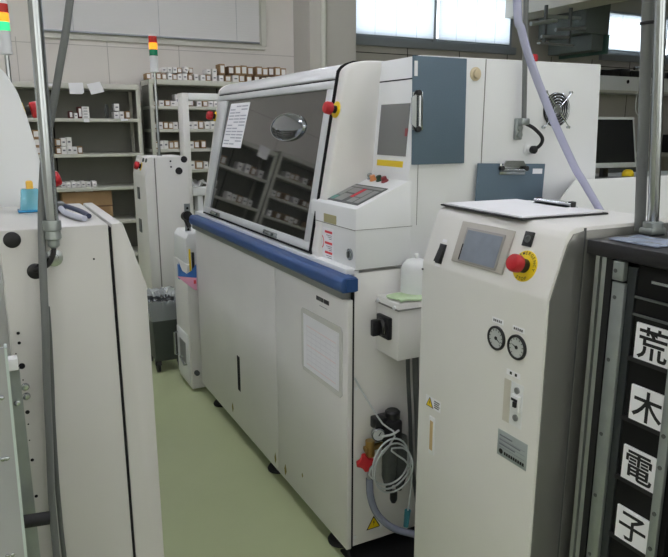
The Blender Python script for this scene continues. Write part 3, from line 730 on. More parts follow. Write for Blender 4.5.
# breaker recess
mb = MB()
mb.box(-.994, -.938, .895, .99, -.0005, .0005, fr=fK, mi=1)
mb.box(-.994, -.974, .895, .99, .0005, .0012, fr=fK, mi=2)
bk = part(mb, 'breaker_recess', [WHITE, WHITE2, mat('recess_shade', srgb(196, 192, 180), .5)], K)
part(MB().box(-.967, -.943, .93, .965, .0005, .008, fr=fK, bevel=.001), 'breaker', WHITE2, bk)
part(MB().box(-.963, -.946, .954, .959, .008, .0095, fr=fK).box(-.955, -.946, .942, .954, .008, .013, fr=fK, bevel=.001), 'breaker_toggle', BLACK, bk)
for z_ in (.975, .915): part(MB().lathe(fK.p(-.955, z_, .0005), fK.n, [(.007, 0), (.007, .003), (0, .004)], 14), 'screw', GREY, bk)
mb = MB().box(-.990, -.95, 1.0, 1.012, 0, .0006, fr=fK)
for a in (-.980, -.965): mb.box(a, a + .006, 1.003, 1.009, .0006, .001, fr=fK, mi=1)
part(mb, 'breaker_label', [PAPER, DINK], K)
# silver name plate
mb = MB().box(-1.004, -.916, .812, .871, 0, .0012, fr=fK, bevel=.0004)
for k, (a0, a1) in enumerate(((-.998, -.96), (-.998, -.935), (-.998, -.95))):
    mb.box(a0, a1, .858 - k * .010, .861 - k * .010, .0012, .0015, fr=fK, mi=1)
for k in range(3): mb.box(-.998, -.922, .8525 - k * .010, .853 - k * .010, .0012, .0015, fr=fK, mi=1)
mb.lathe(fK.p(-.992, .823, .0012), fK.n, [(.006, 0), (.006, .0003), (0, .0003)], 12, mi=2)
for k in range(9): mb.box(-.982 + k * .0068, -.977 + k * .0068, .819, .826, .0012, .0015, fr=fK, mi=2)
part(mb, 'name_plate', [SILVER, INK, DINK], K, 'silver maker plate')
part(MB().lathe((.92, 1.302, 1.165), (-1, 0, 0), [(.003, 0), (.003, .002), (0, .002)], 8), 'screw', DGREY, K)
# clipboard with paper on top
fcl = Frame((1.078, 1.150, 1.3178), (-.05, -1, 0), (1, -.05, 0), (0, 0, 1))
kc = clipboard('clipboard', fcl, .296, .238, BLACK, 'black clipboard with white paper lying flat on top of the control cabinet', 'top', paper=True)
# lavender hose from the ceiling
mb = MB().tube([(1.335, 1.10, .25), (1.332, 1.10, .9), (1.325, 1.10, 1.22), (1.300, 1.10, 1.288), (1.276, 1.10, 1.318), (1.216, 1.10, 1.384), (1.190, 1.10, 1.412), (1.128, 1.10, 1.495), (1.077, 1.10, 1.570), (1.035, 1.10, 1.638), (1.005, 1.10, 1.698), (.989, 1.10, 1.754), (.975, 1.12, 2.1), (.97, 1.2, 3.0), (.97, 1.2, 3.6)], .0086, seg=14)
tag(mb.build('hose', HOSE, origin=(1.3, 1.3, .25)), 'lavender plastic hose dropping from the ceiling behind the control cabinet', 'hose')
mb = MB().tube([(1.60, 1.765, 3.6), (1.625, 1.765, 1.91), (1.648, 1.765, 1.53)], .0085, seg=14, smooth=False)
tag(mb.build('conduit_pipe', CONDUIT, origin=(1.664, 1.762, 1.53)), 'grey conduit pipe coming down to the fan side of the white block', 'pipe')

CV = thing('gap_shade_conveyor', (1.5, 1.5, 0), 'unseen conveyor bridging the control cabinet and the big machine, mostly hidden', 'shade_blocker')  # unseen; added to darken the gap behind the control cabinet
for x in (1.33, 1.62): part(MB().box(x, x + .05, 1.32, 1.56, .84, .96, bevel=.004), 'side_rail', WHITE2, CV)
part(MB().box(1.38, 1.62, 1.325, 1.555, .90, .93), 'belt', RUBBER, CV)
part(MB().box(1.36, 1.64, 1.34, 1.54, .02, .84), 'pedestal', DGREY, CV)

# ================================================================== BLACK RACK with lettered cards
Q = thing('magazine_rack', (1.2, .6, 0), 'black rack with aluminium strips and lettered white cards at the right edge', 'rack')
part(MB().box(.985, 1.48, .30, .868, 1.27, 1.298, bevel=.003), 'top_plate', BLACK, Q)
part(MB().box(.985, 1.48, .30, .868, .02, .06, bevel=.003), 'base_plate', BLACK, Q)
part(MB().box(1.06, 1.47, .31, .855, .06, 1.27), 'back_shell', mat('rack_black', (.005, .005, .005), .7, spec=.2), Q)
mb = MB()
for (a0, a1, d0, d1) in ((.857, .848, .0, .0), (.842, .832, .0, .0)): mb.box(1.0, 1.03, a1, a0, .06, 1.27)
mb.box(1.008, 1.05, .830, .858, .06, 1.27, mi=1)
part(mb, 'side_profile', [ALU, DGREY], Q)
part(MB().box(.996, 1.045, .815, .829, .06, 1.27), 'side_panel', BLACK, Q)
mb = MB().box(.992, 1.0, .782, .809, .62, 1.228, bevel=.001)
mb.box(.988, 1.0, .784, .808, 1.232, 1.268, bevel=.002)
mb.box(.985, 1.0, .782, .812, .06, .61, bevel=.002)
for z in (1.25, 1.20, 1.08, .93, .80, .67): mb.lathe((.992 if z < 1.23 else .988, .800, z), (-1, 0, 0), [(.003, 0), (.004, .0015), (0, .002)], 10, mi=1)
part(mb, 'upright', [GALV, DGREY], Q)
mb = MB().box(.992, 1.0, .664, .681, .06, 1.20, bevel=.001)
for z in (.98, .92, .83, .76): mb.lathe((.992, .673, z), (-1, 0, 0), [(.004, 0), (.004, .0015), (0, .002)], 10, mi=1)
part(mb, 'upright', [GALV, DGREY], Q)
part(MB().box(1.0, 1.06, .766, .784, .06, 1.26), 'inner_channel', mat('dull_channel', srgb(58, 62, 64), .4, metal=.5), Q)
part(MB().box(1.003, 1.06, .655, .765, .06, 1.27), 'card_column', mat('rack_black2', (.006, .006, .006), .65, spec=.25), Q)
mb = MB()
for z in (1.21, 1.178): mb.box(.999, 1.004, .655, .765, z - .004, z)
part(mb, 'slide_rib', DGREY, Q)
part(MB().box(1.0, 1.02, .45, .735, 1.238, 1.243), 'chrome_bar', CHROME, Q)
part(MB().box(1.01, 1.06, .31, .65, .06, 1.26), 'card_column', MATS['rack_black2'], Q)
for z0, ch, dy in ((1.098, '\u8352', 0), (.982, '\u6728', -.003), (.862, '\u96fb', -.0), (.738, '\u5b50', -.0)):
    cd = part(MB().box(.9985, 1.0025, .682 + dy, .754 + dy, z0, z0 + .066), 'lettered_card', PAPER, Q)
    mb = MB(); text_into(mb, ch, viewer_frame_negx(.9985, .718 + dy, z0 + .033), .062, .0006, bold=.0009)
    part(mb, 'character', DINK, cd)
    part(MB().box(.997, 1.01, .668, .766, z0 - .008, z0), 'card_ledge', BLACK, Q)
tag(MB().sheet(IDF, 8, 6, lambda u, v: (1.01 + u * .085, .74 + v * .10, 1.3015 + .002 * math.sin(u * 9) * math.sin(v * 7)), th=.002).build('plastic_film', FILM, origin=(1.05, .79, 1.3)), 'crumpled bluish plastic film lying on the black rack top', 'film')
tag(MB().box(1.135, 1.30, .56, .72, 1.2985, 1.318, bevel=.003).build('black_tray', BLACK, origin=(1.2, .64, 1.2985)), 'flat black tray on the rack top at the right edge', 'tray')
# post and conduit standing on the rack
Pz = thing('chrome_post', (1.15, .862, 1.298), 'thick chrome post rising from the back of the black rack', 'post')
part(MB().box(1.122, 1.165, .835, .866, 1.298, 1.312, bevel=.004).lathe((1.143, .850, 1.310), (0, 0, 1), [(.019, 0), (.019, .012), (.013, .014)], 24), 'flange', GALV, Pz)
part(MB().cyl((1.143, .850, 1.312), (1.100, .852, 1.724), .0105, seg=20).cyl((1.100, .852, 1.724), (.97, .855, 3.6), .0105, seg=20), 'tube', CHROME, Pz)
mb = MB().cyl((1.150, .884, 1.2985), (1.103, .880, 1.724), .0105, seg=18).cyl((1.103, .880, 1.724), (.965, .885, 3.6), .0105, seg=18)
cg = mb.build('conduit_pipe', CONDUIT, origin=(1.150, .884, 1.2985)); tag(cg, 'dull grey conduit strapped alongside the chrome post on the right', 'pipe')
tag(MB().lathe((1.1068, .8803, 1.690), (-.1, 0, 1), [(.0122, -.003), (.0128, -.002), (.0128, .002), (.0122, .003)], 18).build('cable_tie', BLACK, origin=(1.1068, .8803, 1.690)), 'black cable tie around the grey conduit near the right window', 'cable tie')

# white cabinet behind the rack
U = thing('white_cabinet', (1.9, 1.6, 0), 'low white cabinet with chamfered edge behind the control cabinet and black rack', 'cabinet')
ca = [(1.673, .05), (1.673, 1.272), (1.734, 1.333), (2.8, 1.333), (2.8, .05)]
cb = [(1.862, .05), (1.862, 1.258), (1.925, 1.315), (2.8, 1.315), (2.8, .05)]
part(MB().hull([(x, 1.60, z) for x, z in ca] + [(x, 1.775, z) for x, z in cb], [(0, 1, 2, 3, 4), (9, 8, 7, 6, 5), (0, 5, 6, 1), (1, 6, 7, 2), (2, 7, 8, 3), (3, 8, 9, 4), (4, 9, 5, 0)], bevel=.003), 'cabinet_body', WHITE2, U)
for x in (1.95, 2.7):
    for y in (1.64, 1.74): part(MB().cyl((x, y, 0), (x, y, .06), .03), 'levelling_foot', RUBBER, U)

# ================================================================== LEFT: narrow white unit, pipes, hood
N = thing('transfer_unit', (.14, 1.6, 0), 'tall white narrow unit with black plugs at the left front', 'transfer unit')
part(MB().box(.004, .204, 1.38, 1.81, .05, 1.313, bevel=.005), 'unit_body', UNITW, N)
part(MB().prism([(.209, .05), (.209, 1.313), (.232, 1.313), (.272, 1.180), (.272, .05)], 1.38, 1.81, bevel=.003), 'aisle_cover', UNITW, N)
part(MB().box(.203, .2095, 1.383, 1.80, .06, 1.305), 'cover_gap', GAP, N)
for x, z, r_ in ((.027, 1.294, .0155), (.062, 1.230, .0155)):
    part(MB().lathe((x, 1.38, z), (0, -1, 0), [(r_, 0), (r_, .002), (r_ * .8, .004), (0, .004)], 24), 'hole_plug', BLACK, N)
part(MB().lathe((.097, 1.38, 1.253), (0, -1, 0), [(.017, 0), (.017, .002), (.009, .003), (.008, .008), (0, .009)], 20), 'earth_screw', CHROME, N)
for x, z, r_ in ((.020, 1.110, .0032), (.020, 1.090, .0032), (.012, 1.069, .0014), (.020, 1.042, .0062), (.0195, 1.013, .0014), (.021, .944, .0042), (.020, .918, .0016), (.019, .883, .0014), (.020, .839, .0034), (.020, .757, .0034), (.171, 1.244, .002)):
    part(MB().lathe((x, 1.38, z), (0, -1, 0), [(r_, 0), (r_, .0008), (0, .0008)], 12), 'drilled_hole', GAP, N)
for z in (.998, .978):
    part(MB().lathe((.022, 1.38, z), (0, -1, 0), [(.008, 0), (.008, .002), (.006, .005), (0, .006)], 14), 'screw', CHROME, N)
for x in (.04, .23):
    for y in (1.43, 1.76): part(MB().cyl((x, y, 0), (x, y, .06), .02), 'levelling_foot', RUBBER, N)
# sheet metal guide rail standing in front
G = thing('guide_plate', (-.02, 1.25, 0), 'bare sheet-metal guide plate with bolts at the bottom left edge', 'guide plate')
part(MB().hull([(-.30, 1.10, 0), (-.022, 1.10, 0), (-.004, 1.10, 1.169), (-.30, 1.10, 1.169), (-.30, 1.104, 0), (-.022, 1.104, 0), (-.004, 1.104, 1.169), (-.30, 1.104, 1.169)],
     [(0, 1, 2, 3), (4, 7, 6, 5), (0, 4, 5, 1), (1, 5, 6, 2), (2, 6, 7, 3), (3, 7, 4, 0)]), 'plate', mat('brushed_sheet', srgb(168, 170, 172), .4, metal=.25, noise=.08, nscale=9), G)
part(MB().hull([(-.024, 1.098, 0), (-.019, 1.098, 0), (-.002, 1.098, 1.169), (-.006, 1.098, 1.169), (-.024, 1.12, 0), (-.019, 1.12, 0), (-.002, 1.12, 1.169), (-.006, 1.12, 1.169)],
     [(0, 1, 2, 3), (4, 7, 6, 5), (0, 4, 5, 1), (1, 5, 6, 2), (2, 6, 7, 3), (3, 7, 4, 0)]), 'plate_edge', mat('cut_edge', srgb(196, 208, 206), .35, metal=.3), G)
part(MB().box(-.03, .0145, 1.30, 1.306, 0.0, 1.066), 'channel', GALV, G)
part(MB().box(-.006, .013, 1.292, 1.32, 1.064, 1.086, bevel=.002), 'channel_block', WHITE2, G)
part(MB().box(-.1, -.02, 1.104, 1.30, 0.0, .04), 'foot_bar', GALV, G)
for x, y, z in ((-.017, 1.10, 1.088), (-.026, 1.10, .985), (-.020, 1.10, .985), (-.0285, 1.10, .813), (-.036, 1.10, .813)):
    part(MB().lathe((x, y, z), (0, -1, 0), [(.0035, 0), (.0035, .002), (0, .004)], 12), 'bolt', CHROME, G)
part(MB().lathe((.004, 1.30, .998), (0, -1, 0), [(.005, 0), (.005, .003), (0, .005)], 12), 'bolt', CHROME, G)
part(MB().cyl((-.02, 1.25, .782), (.037, 1.25, .776), .0125, seg=18), 'roller', RUBBER, G)

# chrome conduit with connector and black cable
CP = thing('conduit_pipe', (.1, 1.35, 1.27), 'shiny steel conduit pipe at the left ending in a connector on the narrow unit', 'pipe')
part(MB().cyl((.0985, 1.355, 1.31), (.104, 1.355, 1.722), .0118, seg=24).cyl((.104, 1.355, 1.722), (.126, 1.355, 3.6), .0118, seg=24), 'tube', CHROME, CP)
part(MB().lathe((.0975, 1.355, 1.325), (0, 0, -1), [(.016, -.005), (.017, 0), (.017, .013), (.0145, .015), (.0155, .030), (.011, .034), (.011, .044), (.007, .048)], 20).box(.088, .107, 1.355, 1.382, 1.303, 1.315), 'connector', GALV, CP)
part(MB().tube([(.0975, 1.355, 1.285), (.095, 1.352, 1.266), (.085, 1.353, 1.247), (.073, 1.362, 1.238), (.062, 1.377, 1.232)], .0048, seg=10), 'cable', RUBBER, CP)
mb = MB().tube([(.40, 1.50, 3.6), (.29, 1.44, 2.5), (.20, 1.40, 1.88), (.168, 1.39, 1.735), (.156, 1.385, 1.679), (.140, 1.385, 1.616), (.124, 1.385, 1.552), (.111, 1.388, 1.500), (.0955, 1.385, 1.434), (.081, 1.364, 1.332), (.0735, 1.345, 1.237), (.068, 1.338, 1.138), (.060, 1.34, 1.016), (.054, 1.342, .889), (.047, 1.345, .757), (.045, 1.348, .625), (.04, 1.35, .3), (.03, 1.34, .02)], .0072, seg=12)
tag(mb.build('flexible_conduit', CONDUIT, origin=(.03, 1.34, .02)), 'dark grey flexible conduit snaking past the shiny steel pipe down the left front', 'conduit')
mb = MB().tube([(.076, 1.366, 1.16), (.0745, 1.362, 1.105), (.0705, 1.360, 1.013), (.0655, 1.358, .928), (.0615, 1.358, .814), (.060, 1.358, .727), (.060, 1.358, .617), (.065, 1.35, .3), (.07, 1.34, .012)], .0048, seg=10)
tag(mb.build('cable', MATS['dark_grey_paint'], origin=(.07, 1.34, .012)), 'thin grey cable beside the flexible conduit on the narrow white unit', 'cable')

# things on the narrow unit
tpd = thing('plastic_case', (.075, 1.68, 1.3135), 'clear blue plastic case with a yellow piece on the narrow white unit', 'case')
mb = MB()
mb.hull([(.055, 1.650, 1.3135), (.103, 1.650, 1.3135), (.103, 1.69, 1.3135), (.055, 1.69, 1.3135), (.062, 1.655, 1.366), (.098, 1.655, 1.366), (.098, 1.685, 1.366), (.062, 1.685, 1.366)],
        [(0, 3, 2, 1), (4, 5, 6, 7), (0, 1, 5, 4), (1, 2, 6, 5), (2, 3, 7, 6), (3, 0, 4, 7)], bevel=.003)
part(mb, 'case_shell', CLEARB, tpd)
part(MB().box(.051, .106, 1.645, 1.695, 1.3135, 1.319, bevel=.002), 'case_base', mat('deep_blue_clear', srgb(60, 160, 215), .2, trans=.3), tpd)
part(MB().box(.073, .088, 1.660, 1.678, 1.33, 1.384, bevel=.004), 'insert', mat('amber_insert', srgb(236, 186, 70), .4), tpd, 'yellow-orange insert')
pl = thing('cutting_pliers', (.17, 1.58, 1.3135), 'pliers with pale grey handles on the narrow white unit', 'pliers')
part(MB().tube([(.137, 1.60, 1.325), (.140, 1.54, 1.3215), (.152, 1.47, 1.3205), (.166, 1.43, 1.320)], .0062, seg=10), 'handle', mat('lilac_grip', srgb(190, 192, 206), .4), pl)
part(MB().tube([(.144, 1.62, 1.329), (.154, 1.57, 1.329), (.170, 1.50, 1.326), (.177, 1.45, 1.322)], .0055, seg=10), 'handle', NAVY, pl)
part(MB().box(.120, .148, 1.60, 1.645, 1.3135, 1.338, bevel=.006), 'jaws', DGREY, pl)

# mirrored machine hood at the left
H = thing('assembly_machine', (-.45, 2.8, 0), 'white machine hood with rounded shoulder at the left edge carrying a stack light', 'machine')
hp = [(-1.0, 1.70), (-.06, 1.70), (-.01, 1.685), (.03, 1.662), (.06, 1.632), (.083, 1.590), (.098, 1.535), (.110, 1.473), (.126, 1.38), (.150, 1.315), (.175, 1.22), (.20, 1.08), (.21, 1.0), (.21, .07), (-1.0, .07)]
part(MB().prism(hp, 1.84, 3.6, bevel=.004), 'hood_body', WHITE2, H)
for x in (-.9, .12):
    for y in (1.95, 3.5): part(MB().cyl((x, y, 0), (x, y, .08), .04), 'levelling_foot', RUBBER, H)
estop(H, (.103, 2.06, 1.545), (1, 0, .2), r=.022, ring=.026)
estop(H, (.138, 2.06, 1.350), (1, 0, .3), r=.022, ring=.024)
def stack(name, x, y, z0, zl, r_, h, lit_green, label, bodyh, poler):
    t = thing(name, (x, y, z0), label, 'stack light')
    part(MB().cyl((x, y, z0), (x, y, zl - bodyh), poler, seg=16).lathe((x, y, z0), (0, 0, 1), [(poler * 2, 0), (poler * 2, .006), (poler, .008)], 16), 'pole', CHROME, t)
    part(MB().lathe((x, y, zl - bodyh), (0, 0, 1), [(r_ * .55, -.004), (r_ * 1.0, 0), (r_ * 1.02, .008), (r_ * .95, .012), (r_ * .95, bodyh)], 24), 'lamp_body', mat('lamp_body_grey', srgb(206, 208, 206), .4), t)
    for k, (nm, m_) in enumerate((('green_lens', L_GRN if lit_green else L_GOFF), ('amber_lens', L_AMB), ('red_lens', L_RED))):
        z = zl + k * h
        pr_ = [(r_, .001)]
        for j in range(1, 6): pr_ += [(r_, h * (j - .5) / 6), (r_ * .975, h * j / 6)]
        pr_ += [(r_, h - .002), (r_ * .96, h)]
        part(MB().lathe((x, y, z), (0, 0, 1), pr_, 24), nm, m_, t)
    part(MB().lathe((x, y, zl + 3 * h), (0, 0, 1), [(r_ * .96, 0), (r_ * .96, .008), (r_ * .6, .013), (0, .013)], 24), 'cap', mat('lamp_cap', srgb(222, 220, 214), .5), t)
stack('stack_light', .112, 3.02, 1.62, 1.872, .0225, .0333, True, 'stack light with green and amber lit, on the left white hood', .086, .009)

# ================================================================== MIDDLE DISTANCE
V = thing('transfer_unit', (1.02, 4.6, 0), 'far white unit with red stop button and stack light, standing before the shelving racks', 'transfer unit')
part(MB().box(.975, 1.19, 4.42, 4.82, .05, 1.318, bevel=.005), 'unit_body', WHITE, V)
part(MB().prism([(.968, .05), (.968, 1.318), (.945, 1.318), (.936, 1.312), (.904, 1.195), (.904, .05)], 4.42, 4.82, bevel=.003), 'aisle_cover', WHITE, V)
part(MB().box(.967, .976, 4.423, 4.8, .06, 1.31), 'cover_gap', SEAM, V)
for x, z, r_ in ((1.166, 1.30, .022), (1.128, 1.225, .024), (1.075, 1.29, .006), (1.077, 1.253, .006), (1.172, .99, .008), (1.172, .93, .006), (1.174, .87, .006)):
    part(MB().lathe((x, 4.42, z), (0, -1, 0), [(r_, 0), (r_, .003), (0, .004)], 18), 'hole_plug', BLACK, V)
vn = (-1, 0, .3)
estop(V, (.920, 4.60, 1.250), vn, r=.027, ring=.028)
for y in (4.56, 4.47): part(MB().lathe((.932, y, 1.295), vn, [(.014, 0), (.014, .008), (0, .01)], 12), 'push_button', DGREY, V)
part(MB().box(.898, .905, 4.62, 4.69, .80, .89), 'door_lock', DGREY, V)
part(MB().box(.898, .905, 4.62, 4.68, 1.03, 1.11), 'door_lock', DGREY, V)
for x in (.94, 1.14):
    for y in (4.47, 4.77): part(MB().cyl((x, y, 0), (x, y, .06), .03), 'levelling_foot', RUBBER, V)
stack('stack_light', 1.046, 4.6, 1.318, 1.966, .0275, .041, False, 'stack light with only amber lit, on the far white unit', .102, .0095)
FRm = thing('machine_frame', (1.4, 5.0, 0), 'white upright frame with a top beam rising behind the far white unit', 'frame')
part(MB().box(1.312, 1.362, 4.95, 5.08, 0, 1.755, bevel=.006), 'post', WHITE, FRm)
part(MB().box(1.362, 2.1, 4.95, 5.08, 1.705, 1.755, bevel=.006), 'top_beam', WHITE2, FRm)
part(MB().box(1.362, 2.1, 4.95, 5.08, 1.0, 1.06, bevel=.006), 'cross_beam', WHITE2, FRm)
part(MB().box(1.40, 1.44, 4.96, 5.06, 0, 1.0, bevel=.004), 'post', WHITE2, FRm)
part(MB().box(2.05, 2.1, 4.96, 5.06, 0, 1.0, bevel=.004), 'post', WHITE2, FRm)

I = thing('infeed_box', (1.0, 3.7, 0), 'white box with a small handled door at the far end of the big machine', 'cabinet')
part(MB().box(.927, 1.16, 3.575, 3.87, .02, .76, bevel=.005), 'box_body', WHITE, I)
part(MB().prism([(.93, .76), (.935, .90), (.955, .93), (1.16, .93), (1.16, .76)], 3.60, 3.86, bevel=.006), 'upper_cover', WHITE2, I)
d_ = part(MB().box(.921, .928, 3.60, 3.855, .05, .34, bevel=.002), 'small_door', WHITE2, I)
part(MB().tube([(.921, 3.835, .16), (.90, 3.835, .16), (.90, 3.835, .30), (.921, 3.835, .30)], .006, seg=8, smooth=False), 'handle', CHROME, d_)
part(MB().tube([(.921, 3.65, .15), (.903, 3.65, .15), (.903, 3.73, .18), (.921, 3.73, .18)], .005, seg=8, smooth=False), 'latch', CHROME, d_)
part(MB().lathe((.955, 3.575, .12), (0, -1, 0), [(.015, 0), (.015, .02), (0, .022)], 12), 'knob', DGREY, I)
part(MB().box(.919, .922, 3.66, 3.79, .15, .28), 'vent_patch', GREY, d_)
tr_ = thing('parts_tray', (.92, 3.56, .69), 'small blue tray clipped to the white infeed box', 'tray')
mb = MB().box(.876, .974, 3.546, 3.573, .688, .692); mb.fprism([(.876, .692), (.974, .692), (.974, .765), (.948, .73), (.92, .715), (.895, .735), (.878, .785)], facing_negy(3.548), 0, .003)
mb.box(.876, .879, 3.548, 3.573, .692, .77)
part(mb, 'tray_shell', TRAYB, tr_)
part(MB().box(.955, .970, 3.556, 3.570, .692, .83, bevel=.003), 'marker', BLACK, tr_)
part(MB().box(.94, .950, 3.556, 3.566, .692, .85, bevel=.003), 'marker', YEL, tr_)
tag(MB().fprism([(.862, .708), (.972, .687), (.972, .615), (.955, .622)], facing_negy(3.5445), 0, .002).box(.955, .968, .655, .675, .002, .003, fr=facing_negy(3.5445), mi=1).build('paper_note', [PINK, RINK], origin=(.92, 3.54, .6)), 'pink paper note hanging below the blue tray', 'note')

B = thing('waste_bin', (.90, 4.12, 0), 'dark wheeled waste bin lined with a clear plastic bag by the far unit', 'bin')
bp_ = [(.075, .09), (.105, .42), (.108, .44)]
mb = MB()
def ringbox(cx, cy, hw, hd, z): return [(cx - hw, cy - hd, z), (cx + hw, cy - hd, z), (cx + hw, cy + hd, z), (cx - hw, cy + hd, z)]
mb.hull(ringbox(.90, 4.12, .085, .13, .07) + ringbox(.90, 4.12, .105, .165, .42), [(0, 3, 2, 1), (4, 5, 6, 7), (0, 1, 5, 4), (1, 2, 6, 5), (2, 3, 7, 6), (3, 0, 4, 7)], bevel=.008)
part(mb, 'bin_body', mat('bin_charcoal', srgb(66, 72, 68), .5), B)
rb = random.Random(11)
mb = MB()
n1 = 72
levels = [(.0, .345, 0.0), (.35, .385, .004), (.7, .43, .010), (1.0, .462, .014), (1.0, .468, .014), (.82, .45, .016), (.62, .40, .012)]
vv = []
for i in range(n1):
    a = 2 * PI * i / n1; col_ = []
    for k, (t_, z, am) in enumerate(levels):
        ex, ey = (.108 + .012 * t_, .168 + .012 * t_) if k < 5 else (.11 * t_, .17 * t_)
        sx_ = max(-1, min(1, 1.35 * math.cos(a))); sy_ = max(-1, min(1, 1.35 * math.sin(a)))
        j = 1 + rb.uniform(-1, 1) * am * 4
        col_.append(mb.bm.verts.new((.90 + ex * sx_ * j, 4.12 + ey * sy_ * j, z + rb.uniform(-1, 1) * am * .9)))
    vv.append(col_)
for i in range(n1):
    i2 = (i + 1) % n1
    for j in range(len(levels) - 1): mb.bm.faces.new((vv[i][j], vv[i2][j], vv[i2][j + 1], vv[i][j + 1]))
part(mb, 'bag_liner', BAG, B)
mb = MB().sheet(IDF, 12, 16, lambda u, v: (.82 + u * .16, 3.98 + v * .28, .425 + rb.uniform(-.022, .022)), th=.02)
part(mb, 'refuse', mat('dark_refuse', srgb(46, 50, 52), .25), B)
for x in (.83, .97):
    for y in (4.01, 4.23):
        part(MB().lathe((x - .012, y, .04), (1, 0, 0), [(.025, 0), (.04, .003), (.04, .021), (.025, .024)], 18).box(x - .018, x + .018, y - .02, y + .02, .045, .075), 'castor', BLACK, B)

# ================================================================== SHELVING RACKS along the back wall
def rack(x0, x1, top, levels, label, yf=7.6, yb=8.05):
    t = thing('shelving_rack', ((x0 + x1) / 2, (yf + yb) / 2, 0), label, 'shelving rack')
    for k, z in enumerate([top] + levels):
        h = .055 if k == 0 else .035
        part(MB().box(x0, x1, yf, yb, z - h, z, bevel=.003), 'shelf', SHELF, t)
    for x in (x0, x1 - .04):
        for y in (yf + .002, yb - .04):
            part(MB().box(x, x + .04, y, y + .038, 0, top - .002), 'upright', SHELF, t)
    mb = MB().box(x0, x1, yb - .006, yb, .1, top)
    mb.box((x0 + x1) / 2 - .006, (x0 + x1) / 2 + .006, yb - .012, yb - .005, .1, top, mi=1)
    part(mb, 'back_panel', [SHELFB, GAP], t)
    for x in (x0 + .004, x1 - .008):
        part(MB().box(x, x + .004, yf + .04, yb - .04, .1, top - .01), 'side_panel', SHELFB, t)
    return t
S1L = [1.605, 1.235, .875, .50, .12]
S2L = [1.745, 1.495, 1.275, 1.04, .80, .52, .12]
rack(-.17, 1.555, 1.965, S1L, 'wide beige shelving rack with two papers hanging from its top edge')
rack(1.66, 3.47, 2.03, S2L, 'beige shelving rack crowded with boxes, left of the square column')
rack(-1.02, -.19, 1.965, S1L, 'narrow beige shelving rack hidden behind the left hood')
rack(-2.83, -1.04, 2.0, [1.72, 1.45, 1.2, .95, .65, .35], 'beige shelving rack near the left wall corner')

_boxmesh = {}
def cbox(x, z, w=.066, h=.07, kind='k', lab='', grp='', y=7.66, d=.16, rot=0.0):
    key = (kind, round(w, 3), round(h, 3), d)
    if key not in _boxmesh:
        body = {'k': CARD, 'd': CARD2, 'r': REDB, 'w': LABEL, 'b': BLACK}[kind]
        mb = MB().box(-w / 2, w / 2, 0, d, 0, h, bevel=.002)
        if kind in 'kdr': mb.box(-w * .36, w * .36, -.0015, .001, h * .16, h * .84, mi=1)
        else: mb.box(-w * .25, w * .25, -.0012, .001, h * .4, h * .6, mi=2)
        o = mb.build('component_box', [body, LABEL, INK]); _boxmesh[key] = o.data
    else:
        o = bpy.data.objects.new('component_box', _boxmesh[key]); COL.objects.link(o)
    o.location = (x, y, z + .0008); o.rotation_euler = (0, rot, 0)
    return tag(o, lab, 'box', grp)
def row(xs, z, lab, grp, w=.066, h=.07, kinds='kkwkkdkwk', **k):
    for i, x in enumerate(xs): cbox(x, z, w, h * (1 + .08 * ((i * 37) % 5 - 2) / 2), kinds[i % len(kinds)], lab, grp, **k)

# boxes on the wide rack
z1, z2, z3 = S1L[0], S1L[1], S1L[2]
G1 = 'component boxes on the wide rack'
cbox(.84, z1, .035, .075, 'r', 'small maroon box at the left on the upper shelf under the hanging papers', G1)
cbox(.888, z1, .034, .055, 'w', 'little white box between two maroon boxes on the wide rack', G1)
cbox(.932, z1, .036, .12, 'r', 'tall maroon box beside the white stack on the upper shelf of the wide rack', G1)
for k in range(4): cbox(.988, z1 + k * .0305, .072, .03, 'w', 'flat white box in the stack of four below the left hanging paper', 'stacked flat white boxes')
t = thing('tape_reel', (1.225, 7.70, z1 + .06), 'dark component reel standing left of the white boxes on the wide rack', 'reel')
part(MB().lathe((1.20, 7.70, z1 + .0765), (.9, -.3, 0), [(.075, 0), (.075, .006), (.03, .006), (.03, .016), (.075, .016), (.075, .022), (0, .022)], 24), 'reel_body', DGREY, t)
row([1.303, 1.358, 1.425], z1, 'white label box in the short row right of the dark reel on the wide rack', 'boxes right of the reel', .05, .075, 'wwk')
cbox(1.312, z1 + .082, .05, .075, 'w', 'single white box sitting on top of the row right of the dark reel', None)
G2 = 'boxes on the second shelf of the wide rack'
row([.687, .741, .796, .848, .901], z2, 'white-labelled box in the lower row on the second shelf, by the steel pipe', G2, .05, .075, 'kwwwk')
row([.690, .743, .798], z2 + .081, 'white-labelled box in the upper row on the second shelf, by the steel pipe', G2 + ', upper row', .05, .085, 'kww')
for k in range(3): cbox(.481, z2 + k * .084, .06, .082, 'k', 'kraft box in the stack of three seen left of the steel pipe', 'stack left of the steel pipe')
row([.703, .753, .806, .854, .905, .958, 1.021], z3, 'small white box in the single row on the third shelf of the wide rack', 'row of small white boxes', .046, .062, 'wwwwwww')
t = thing('cardboard_carton', (.95, 7.80, .50), 'big brown carton on the lower shelf behind the left narrow unit', 'carton')
part(MB().box(.68, 1.19, 7.64, 7.98, .502, .83, bevel=.004).box(.68, 1.19, 7.638, 7.642, .66, .675, mi=1), 'carton_body', [CARD, MATS['dark_cardboard']], t)
tag(MB().box(.82, 1.0, 7.66, 7.9, .8305, .8355).hull([(.70, 7.65, .836), (.95, 7.66, .836), (.98, 7.9, .836), (.74, 7.9, .836), (.70, 7.65, .839), (.95, 7.66, .839), (.98, 7.9, .839), (.74, 7.9, .839)],
    [(0, 3, 2, 1), (4, 5, 6, 7), (0, 1, 5, 4), (1, 2, 6, 5), (2, 3, 7, 6), (3, 0, 4, 7)]).build('papers', PAPER, origin=(.85, 7.7, .832)), 'loose papers lying on the big brown carton', 'papers')
